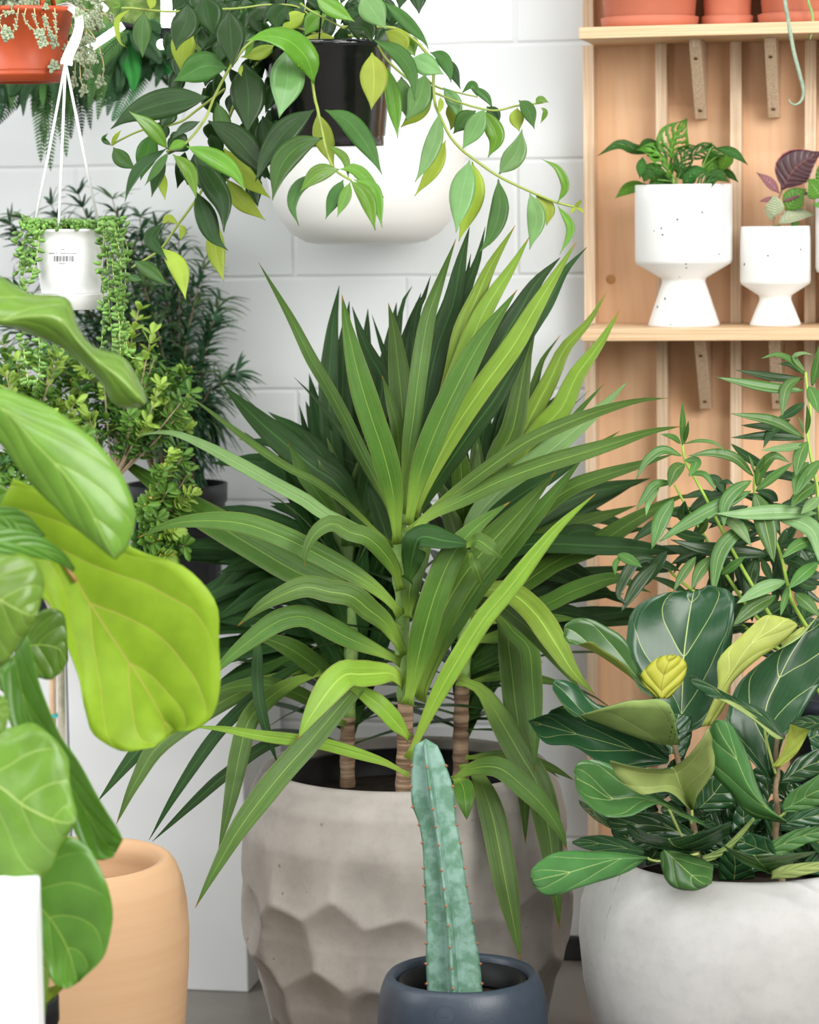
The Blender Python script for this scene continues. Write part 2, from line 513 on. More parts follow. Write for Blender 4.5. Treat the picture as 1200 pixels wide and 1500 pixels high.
# terracotta pots on the top shelf
M_terra = plain('terracotta', hx('#b96c53'), 0.6, 0.3, 20, 0.05)
def rim_pot(name, label, px, off, rs, rp, group, y=30):
    b = W(px, y, off); b.z = zt1
    k = mpp((b-CAM).dot(FWD))
    rs, rp = rs*k, rp*k
    t = thing(name, b, label, 'plant pot', group)
    mb = MB(); mb.lathe(b, [(0.001, 0.0), (rs*0.93, 0.0), (rs*0.97, 0.003), (rs, 0.018), (rs-0.003, 0.019), (rs-0.006, 0.008), (0.001, 0.006)], 56)
    mb.build('saucer', M_terra, t)
    mb = MB(); mb.lathe(b, [(0.001, 0.007), (rp*0.94, 0.007), (rp*0.96, 0.01), (rp*1.12, 0.15), (rp*1.2, 0.15), (rp*1.22, 0.19), (rp*1.14, 0.19), (rp*1.05, 0.15), (rp*0.9, 0.02), (0.001, 0.02)], 56)
    mb.build('pot_body', M_terra, t)
rim_pot('terracotta_pot', 'wide terracotta pot with saucer at the left end of the top shelf', 952, 0.168, 72, 68, 'terracotta pots on the top shelf')
rim_pot('terracotta_pot', 'small narrow terracotta pot with saucer between two wide ones on top shelf', 1066, 0.158, 38, 35, 'terracotta pots on the top shelf')
rim_pot('terracotta_pot', 'wide terracotta pot behind the hanging green tails on the top shelf', 1176, 0.162, 66, 61, 'terracotta pots on the top shelf')

# goblet planters
def speck():
    m = NT('speckled_white_glaze')
    tc = m.n('ShaderNodeTexCoord').outputs['Object']
    vo = m.n('ShaderNodeTexVoronoi'); vo.inputs['Scale'].default_value = 75; m.l(tc, vo.inputs['Vector'])
    sp = m.n('ShaderNodeSeparateXYZ'); m.l(vo.outputs['Color'], sp.inputs[0])
    rad = m.math('MULTIPLY', m.sstep(sp.outputs[0], 0.66, 1.0), 0.19)
    k = m.math('LESS_THAN', vo.outputs['Distance'], rad)
    col = m.mix(k, hx('#e6e6e3'), hx('#3d5653'))
    return m.end(m.bsdf(col, 0.45, 0.4).outputs[0])
M_speck = speck()
M_soil = plain('dark_soil', hx('#2a231d'), 0.95, 0.1, 60, 0.4, 0.004, 120)
def goblet(name, label, px, off, prof, foot_y):
    b = W(px, foot_y, off); b.z = zt2
    k = mpp((b-CAM).dot(FWD))
    t = thing(name, b, label, 'potted plant', 'plants in white footed pots on the middle shelf')
    top = prof[0][1]
    pr = [(0.001, 0.0)]+[(r*k, (foot_y-y)*k) for r, y in reversed(prof)]
    rr = prof[0][0]*k; zt = (foot_y-top)*k
    pr += [(rr-0.002, zt+0.001), (rr-0.005, zt), (rr-0.006, zt-0.02), (rr-0.006, zt*0.5), (0.001, zt*0.48)]
    mb = MB(); mb.lathe(b, pr, 72); mb.build('footed_pot', M_speck, t)
    mb = MB(); mb.lathe(b, [(rr-0.0062, zt-0.012), (rr*0.5, zt-0.009), (0.001, zt-0.008)], 40); mb.build('soil', M_soil, t)
    return t, b, k, b+Vector((0, 0, zt-0.009)), rr
gA = goblet('potted_monstera', 'swiss cheese plant in the large speckled white footed pot on the middle shelf', 1002, 0.165, [(70.5, 276), (71, 300), (71, 384), (69, 390), (33, 411), (31.5, 416), (33, 421), (50, 472), (52, 478), (51.5, 481)], 481)
gB = goblet('potted_rubber_plant', 'small rubber plant in the smaller white footed pot on the middle shelf', 1136, 0.17, [(50, 336), (51, 355), (51.5, 414), (50, 419), (24, 436), (23, 441), (24, 445), (35, 472), (37, 477), (36.5, 480)], 480)
gC = goblet('potted_plant', 'green leafed plant in the speckled white pot at the right end of the shelf', 1262, 0.16, [(66, 284), (67, 300), (67, 396), (65, 402), (31, 417), (30, 422), (31, 427), (47, 472), (49, 477), (48, 480)], 480)
# ================================================================== big pots
def conc(name, c1, c2, bump=0.0012, pits=1.0, rough=0.7):
    m = NT(name)
    tc = m.n('ShaderNodeTexCoord').outputs['Object']
    n1 = m.noise(tc, 7, 6, 0.6); n2 = m.noise(tc, 60, 4, 0.6)
    vo = m.n('ShaderNodeTexVoronoi'); vo.inputs['Scale'].default_value = 36; m.l(tc, vo.inputs['Vector'])
    sp = m.n('ShaderNodeSeparateXYZ'); m.l(vo.outputs['Color'], sp.inputs[0])
    pit = m.math('LESS_THAN', vo.outputs['Distance'], m.math('MULTIPLY', m.sstep(sp.outputs[1], 0.72, 1.0), 0.13))
    col = m.mix(m.sstep(n1, 0.3, 0.7), c1, c2)
    col = m.mix(m.math('MULTIPLY', m.sstep(n2, 0.45, 0.7), 0.18), col, tuple(x*0.72 for x in c1[:3])+(1,))
    col = m.mix(m.math('MULTIPLY', pit, 0.55*pits), col, tuple(x*0.45 for x in c1[:3])+(1,))
    b = m.bsdf(col, rough, 0.3)
    h = m.math('SUBTRACT', m.math('MULTIPLY', n2, 0.4), m.math('MULTIPLY', pit, pits))
    m.l(m.bump(h, bump), b.inputs['Normal'])
    return m.end(b.outputs[0])
def floor_pot_frame(px, py, d):
    rim = P(px, py, d); b = Vector((rim.x, rim.y, 0.0))
    return b, rim.z, mpp(d)
M_conc = conc('taupe_concrete', hx('#9d978f'), hx('#aea79f'))
M_conc2 = conc('pale_grey_concrete', hx('#a5a4a1'), hx('#b6b5b2'), 0.0010, 1.0)

# honeycomb planter with the dracaena
hb, hz, hk = floor_pot_frame(593, 1120, 4.3)
dra = thing('potted_dracaena', hb, 'tall strap-leaved dracaena in the faceted taupe concrete planter', 'potted plant')
def honey(b, H, k):
    n, nz = 220, 120
    key = [(150, -0.02), (163, 0.0), (196, 0.13), (222, 0.28), (240, 0.50), (243, 0.66), (239, 0.80), (228, 0.92), (214, 0.985), (209, 1.0)]
    def rad(t):
        t = max(0, min(1, t))
        for (r0, a), (r1, c) in zip(key, key[1:]):
            if t <= c:
                q = (t-a)/(c-a); q = q*q*(3-2*q)*0.35+q*0.65
                return (r0+(r1-r0)*q)*k
        return key[-1][0]*k
    rows = []
    seeds = []
    ncell = 14
    for j, t in enumerate((0.04, 0.275, 0.51, 0.73)):
        for i in range(ncell):
            a = 2*PI*(i+(0.5 if j % 2 else 0)+R.uniform(-0.24, 0.24))/ncell
            seeds.append((a, t+R.uniform(-0.05, 0.05)))
    Rm = 240*k
    def disp(a, t):
        best = 9
        for sa, st in seeds:
            da = (a-sa+PI) % (2*PI)-PI
            dx = da*Rm*0.93; dz = (t-st)*H*0.92
            q = dx*dx+dz*dz
            if q < best: best = q
        dm = 0.064
        hit = max(0.0, 1-best/(dm*dm))
        fade = 1-max(0.0, min(1.0, (t-0.56-0.07*math.sin(a*3+1)-0.05*math.sin(a*7))/0.26))
        fade = fade*fade*(3-2*fade)
        return -0.021*hit*fade + 0.005*fade
    v, f, uv = [], [], []
    for i in range(nz+1):
        t = i/nz
        for q in range(n):
            a = 2*PI*q/n
            r = rad(t)+disp(a, t)
            v.append((b[0]+r*math.cos(a), b[1]+r*math.sin(a), b[2]+t*H)); uv.append((q/n, t))
    for i in range(nz):
        for q in range(n):
            a, c = i*n+q, i*n+(q+1) % n
            f.append((a, c, c+n, a+n))
    f.append(tuple(reversed(range(n))))
    mb = MB().add(v, f, uv)
    rt = rad(1.0)
    mb.lathe(b, [(rt, H), (rt-0.004, H+0.003), (rt-0.012, H+0.003), (rt-0.016, H-0.002), (rt-0.018, H-0.05), (rt-0.014, H-0.14), (0.001, H-0.14)], n)
    return mb, rt
mb, rt = honey(hb, hz, hk)
mb.build('faceted_planter', M_conc, dra)
mb = MB(); mb.lathe(hb, [(rt-0.0165, hz-0.055), (rt*0.6, hz-0.05), (0.001, hz-0.048)], 64); mb.build('soil', M_soil, dra)
# inner nursery pot
M_black = plain('black_plastic', hx('#0c0d0f'), 0.55, 0.3, 30, 0.2)
mb = MB(); mb.lathe(hb, [(rt*0.80, hz-0.06), (rt*0.84, hz-0.018), (rt*0.87, hz-0.016), (rt*0.87, hz-0.012), (rt*0.82, hz-0.012), (rt*0.78, hz-0.06)], 64)
mb.build('nursery_pot', M_black, dra)

# pale concrete pot with the dark fiddle leaf fig
fb, fz, fk = floor_pot_frame(1085, 1250, 3.95)
figd = thing('potted_fig', fb, 'bushy dark green fiddle leaf fig in the round pale grey concrete pot', 'potted plant')
fr = 195*fk
pr = [(0.001, 0)]+[(r*fk, fz*t) for r, t in ((130, 0.0), (150, 0.02), (185, 0.18), (212, 0.36), (231, 0.56), (237.5, 0.72), (234, 0.83), (225, 0.90), (211, 0.955), (200, 0.985), (196, 1.0))]
pr += [(fr-0.004, fz+0.002), (fr-0.014, fz+0.002), (fr-0.018, fz-0.004), (fr-0.012, fz-0.06), (fr+0.005, fz-0.14), (0.001, fz-0.14)]
mb = MB(); mb.lathe(fb, pr, 110); mb.build('round_pot', M_conc2, figd)
mb = MB(); mb.lathe(fb, [(fr-0.013, fz-0.05), (fr*0.5, fz-0.045), (0.001, fz-0.042)], 50); mb.build('soil', M_soil, figd)
# hairline crack
M_crack = plain('crack_line', hx('#8d8b86'), 0.9, 0.1)
cp = []
for px, py in ((912, 1275), (905, 1292), (899, 1310), (896, 1325), (890, 1342), (887, 1360), (886, 1376)):
    r = ray(px, py); best = None
    for i in range(600):
        d = 3.6+i*0.0008; q = CAM+r*d; t = q.z/fz
        rr = 0
        for (r0, a), (r1, c) in zip(pr[1:12], pr[2:12]):
            if a <= q.z <= c: rr = r0+(r1-r0)*(q.z-a)/max(1e-6, c-a)
        if rr and math.hypot(q.x-fb.x, q.y-fb.y) <= rr: best = q; break
    if best: cp.append(best)
if len(cp) > 2:
    mb = MB(); mb.tube(cr(cp, 24), 0.0005, 5); mb.build('crack', M_crack, figd)

# tan clay pot, empty
cb, cz, ck = floor_pot_frame(106, 1258, 4.0)
def clay():
    m = NT('tan_clay')
    tc = m.n('ShaderNodeTexCoord').outputs['Object']
    mp = m.n('ShaderNodeMapping'); mp.inputs['Scale'].default_value = (1.5, 1.5, 70); m.l(tc, mp.inputs[0])
    n = m.noise(mp.outputs[0], 1.0, 4, 0.6)
    col = m.mix(m.sstep(n, 0.3, 0.7), hx('#c29c76'), hx('#c6a17c'))
    b = m.bsdf(col, 0.7, 0.25); m.l(m.bump(n, 0.0003), b.inputs['Normal'])
    return m.end(b.outputs[0])
M_clay = clay()
r0 = 142*ck
pr = [(0.001, 0)]+[(r*ck, cz*t) for r, t in ((120, 0.0), (128, 0.01), (146, 0.2), (160, 0.4), (167, 0.62), (168.5, 0.74), (166, 0.84), (160, 0.92), (152, 0.97), (146, 0.992), (142, 1.0))]
pr += [(r0-0.003, cz+0.001), (r0-0.014, cz-0.002), (r0-0.017, cz-0.02)]+[((139+7*math.sin(i*1.9)*0.12)*ck-0.013+0.0008*(i % 2), cz-0.03-0.012*i) for i in range(14)]+[(r0-0.04, 0.03), (0.001, 0.03)]
mb = MB(); mb.lathe(cb, pr, 90)
o = mb.build('clay_pot', M_clay)
tag(o, 'empty tan clay pot with rounded shoulder beside the white plinth', 'plant pot')

# blue-black pot with the column cactus
kb, kz, kk = floor_pot_frame(677, 1425, 3.85)
cac = thing('potted_cactus', kb, 'single blue-green column cactus in a matte slate blue pot', 'potted plant')
M_slate = plain('slate_blue_glaze', hx('#293440'), 0.42, 0.5, 50, 0.08, 0.0002, 300)
rk = 108*kk
pr = [(0.001, 0)]+[(r*kk, kz*t) for r, t in ((104, 0.0), (112, 0.02), (121, 0.2), (125, 0.5), (125.5, 0.74), (123, 0.86), (119, 0.93), (113, 0.98), (108, 1.0))]
pr += [(rk-0.004, kz+0.001), (rk-0.009, kz-0.004), (rk-0.012, kz-0.014), (rk-0.0115, kz-0.018), (rk-0.0135, kz-0.02), (rk-0.0125, kz-0.06), (0.001, kz-0.06)]
mb = MB(); mb.lathe(kb, pr, 96); kpot = mb.build('round_pot', M_slate, cac)
mb = MB(); mb.lathe(kb, [(rk-0.0128, kz-0.045), (0.001, kz-0.04)], 40); mb.build('soil', M_soil, cac)
mb = MB(); mb.lathe(kb, [(rk-0.020, kz-0.045), (rk-0.016, kz-0.012), (rk-0.013, kz-0.011), (rk-0.013, kz-0.009), (rk-0.020, kz-0.009), (rk-0.025, kz-0.04)], 60); mb.build('nursery_pot', M_black, cac)
# maker's mark pressed into the pot: a ring with a small word
def kpt(px, py, out=0.0):
    r = ray(px, py)
    for i in range(900):
        q = CAM+r*(3.66+i*0.0004)
        rr = 0
        for (a0, a), (a1, c) in zip(pr[1:9], pr[2:10]):
            if a <= q.z <= c: rr = a0+(a1-a0)*(q.z-a)/max(1e-6, c-a)
        if rr and math.hypot(q.x-kb.x, q.y-kb.y) <= rr+out: return q
    return CAM+r*3.75
M_mark = plain('pressed_mark', hx('#232d39'), 0.6, 0.3)
mb = MB(); ring = [kpt(652+14*math.cos(a*PI/18), 1488+14*math.sin(a*PI/18)) for a in range(37)]
mb.tube(ring, 0.00045, 5, False)
for i in range(7):
    x = 645+i*2.1
    mb.tube([kpt(x, 1488), kpt(x, 1491)], 0.0003, 4); mb.tube([kpt(x, 1491), kpt(x+1.0, 1491)], 0.0003, 4)
mb.build('makers_mark', M_mark, kpot)
def cactus():
    Lp = [(607, 1092), (604, 1112), (602, 1150), (604, 1180), (613, 1205), (619, 1240), (621, 1290), (624, 1340), (624, 1400), (626, 1455), (628, 1490)]
    Rp = [(641, 1092), (650, 1112), (663, 1150), (667, 1180), (669, 1205), (676, 1240), (683, 1290), (692, 1340), (702, 1400), (707, 1455), (708, 1490)]
    Fp = [(622, 1084), (624, 1110), (629, 1150), (634, 1180), (638, 1205), (643, 1240), (649, 1290), (655, 1340), (660, 1400), (664, 1455), (667, 1490)]
    n = 40
    def rs(a): return crk([Vector((x, y, 0)) for x, y in a], n)
    Ls, Rs_, Fs = rs(Lp), rs(Rp), rs(Fp)
    D = (CAM-P(660, 1455, 3.85)); D0 = 3.85
    rib = []
    v, f, uv = [], [], []
    M = 96
    for i in range(n):
        l, r, fr_ = Ls[i], Rs_[i], Fs[i]
        cx, cy = (l.x+r.x)/2, (l.y+r.y)/2
        rad = (r.x-l.x)/2
        c = P(cx, cy, D0); k = mpp(D0)
        ang = [PI, -PI/2+math.asin(max(-0.9, min(0.9, (fr_.x-cx)/rad)))*1.0, 0.0, PI/2]
        for q in range(M):
            a = 2*PI*q/M
            best = min(abs((a-z+PI) % (2*PI)-PI) for z in ang)
            prof = 0.24+0.76*math.exp(-abs(best/0.27)**1.2)
            prof = max(prof, 0.30)
            rr = rad*prof*k
            v.append(c+RT*(rr*math.cos(a))+FWD*(rr*math.sin(a))); uv.append((i/(n-1), q/M))
        rib.append((c, [(c+RT*(rad*k*math.cos(z))+FWD*(rad*k*math.sin(z))) for z in ang]))
    for i in range(n-1):
        for q in range(M):
            a, b = i*M+q, i*M+(q+1) % M
            f.append((a, a+M, b+M, b))
    top = len(v)
    c0 = P(624, 1082, D0)
    v.append(c0); uv.append((0, 0))
    for q in range(M): f.append((top, q, (q+1) % M))
    return v, f, uv, rib
def cactus_mat():
    m = NT('cactus_skin')
    tc = m.n('ShaderNodeTexCoord').outputs['Object']
    n1 = m.noise(tc, 52, 4, 0.55); n2 = m.noise(tc, 160, 3, 0.6)
    col = m.mix(m.sstep(n1, 0.38, 0.62), hx('#7c9d90'), hx('#587f68'))
    col = m.mix(m.math('MULTIPLY', m.sstep(n2, 0.5, 0.75), 0.35), col, hx('#54835f'))
    b = m.bsdf(col, 0.5, 0.35); m.l(m.bump(n2, 0.0004), b.inputs['Normal'])
    return m.end(b.outputs[0])
v, f, uv, rib = cactus()
stem = mesh_obj('cactus_stem', v, f, cactus_mat(), cac, True, uv)
M_areole = plain('areole_brown', hx('#9a6a50'), 0.9, 0.1)
amesh = None
for j in range(3):
    acc = 0
    for i in range(1, 40):
        acc += (rib[i][1][j]-rib[i-1][1][j]).length
        if acc > 0.0235:
            acc = 0
            p = rib[i][1][j]; mb = MB(); mb.ball(p, 0.0021, 7, 5)
            for s in range(3):
                d = (p-rib[i][0]).normalized()+Vector((R.uniform(-.6, .6), R.uniform(-.6, .6), R.uniform(-.6, .6)))
                mb.tube([p, p+d.normalized()*0.0035], [0.0005, 0.0001], 4)
            mb.build('areole', M_areole, stem)

# white plinths
M_white = plain('white_paint', hx('#e9ebeb'), 0.45, 0.4, 3, 0.015)
def plinth(px0, px1, ytop, label, front=0.29):
    x0, x1 = W(px0, 1300, front).x, W(px1, 1300, front).x
    zt = W(330, ytop, front).z
    o = bevelled(MB().box(x0, x1, -front, -0.016, 0, zt).build('plinth', M_white, None, False), 0.003)
    tag(o, label, 'plinth', 'white plinths along the back wall'); return zt
ztB = plinth(107, 361, 932, 'white painted plinth between the tan clay pot and the taupe planter')
ztA = plinth(-150, 104, 932, 'white painted plinth behind the large fig leaves, at the left edge')
q = P(50, 1357, 2.98); zt = q.z
mb = MB().box(-0.30, 0, 0, 0.24, 0, zt)
M_white2 = plain('bright_white_paint', hx('#f4f5f5'), 0.45, 0.4)
o = bevelled(mb.build('white_box', M_white2, None, False), 0.004)
o.location = (q.x, q.y, 0); o.rotation_euler = (0, 0, math.radians(17))
tag(o, 'bright white box in the foreground, bottom left corner', 'box')
# ================================================================== dracaena
LD = leaf_mat('strap_green', hx('#3b6a22'), hx('#77993b'), 0.34, 0, mid=0.07, stripes=0.28, transl=0.18, edge=hx('#6d7d3d'), basecol=hx('#94b848'), tipcol=hx('#a9772f'), puff=0.0011)
LDd = leaf_mat('strap_dark', hx('#22481f'), hx('#3f6a30'), 0.32, 0, mid=0.10, stripes=0.25, transl=0.12, spec=0.22, basecol=hx('#4d7530'), puff=0.0011)  # deeper copy of the strap green; inner leaves carry crown shade in it
LDl = leaf_mat('strap_lime', hx('#74a534'), hx('#a6c854'), 0.36, 0, mid=0.10, stripes=0.35, transl=0.26, edge=hx('#93994f'), basecol=hx('#a9c850'), tipcol=hx('#b98a35'), puff=0.0011)
LDs = leaf_mat('strap_underside', hx('#6f9a58'), hx('#9bbb80'), 0.36, 0, mid=0.08, stripes=0.4, transl=0.2, puff=0.0011)
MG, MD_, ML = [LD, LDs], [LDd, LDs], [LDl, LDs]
M_bark = None
def bark():
    m = NT('ringed_bark')
    tc = m.n('ShaderNodeTexCoord').outputs['Object']
    mp = m.n('ShaderNodeMapping'); mp.inputs['Scale'].default_value = (6, 6, 95); m.l(tc, mp.inputs[0])
    n = m.noise(mp.outputs[0], 1.0, 5, 0.7)
    col = m.mix(m.sstep(n, 0.35, 0.65), hx('#6d5644'), hx('#b79a7d'))
    b = m.bsdf(col, 0.85, 0.2); m.l(m.bump(n, 0.003), b.inputs['Normal'])
    return m.end(b.outputs[0])
M_bark = bark()
def gstem():
    m = NT('green_stem')
    uv = m.n('ShaderNodeUVMap').outputs[0]; sp = m.n('ShaderNodeSeparateXYZ'); m.l(uv, sp.inputs[0])
    tc = m.n('ShaderNodeTexCoord').outputs['Object']
    n = m.noise(tc, 40, 3)
    col = m.mix(m.sstep(n, 0.35, 0.7), hx('#7fa65a'), hx('#a8c76f'))
    b = m.bsdf(col, 0.5, 0.3)
    return m.end(b.outputs[0])
M_gstem = gstem()
def cane(pts, d0, d1, r0, r1, split):
    n = 40
    c3 = cr([P(x, y, d0+(d1-d0)*i/(len(pts)-1)) for i, (x, y) in enumerate(pts)], n)
    k = mpp(d0)
    rr = [(r0+(r1-r0)*i/(n-1))*k*(1+(0.09 if i % 3 == 0 else -0.02)) for i in range(n)]
    s = int(split*n)
    mb = MB(); mb.tube(c3[:s+1], rr[:s+1], 14); c = mb.build('cane', M_bark, dra)
    mb = MB(); mb.tube(c3[s:], rr[s:], 14); mb.build('cane_top', M_gstem, dra)
    return c3
c_front = cane([(591, 1180), (593, 1100), (594, 1040), (591, 985), (589, 930), (590, 880), (583, 835), (585, 785), (590, 755)], 4.185, 4.10, 12.5, 9, 0.36)
c_left = cane([(510, 1178), (509, 1090), (512, 1010), (515, 930), (513, 850), (515, 770)], 4.38, 4.40, 11, 9, 0.30)
c_right = cane([(676, 1165), (675, 1090), (677, 1010), (682, 930), (686, 860), (692, 790)], 4.36, 4.36, 12, 9, 0.45)

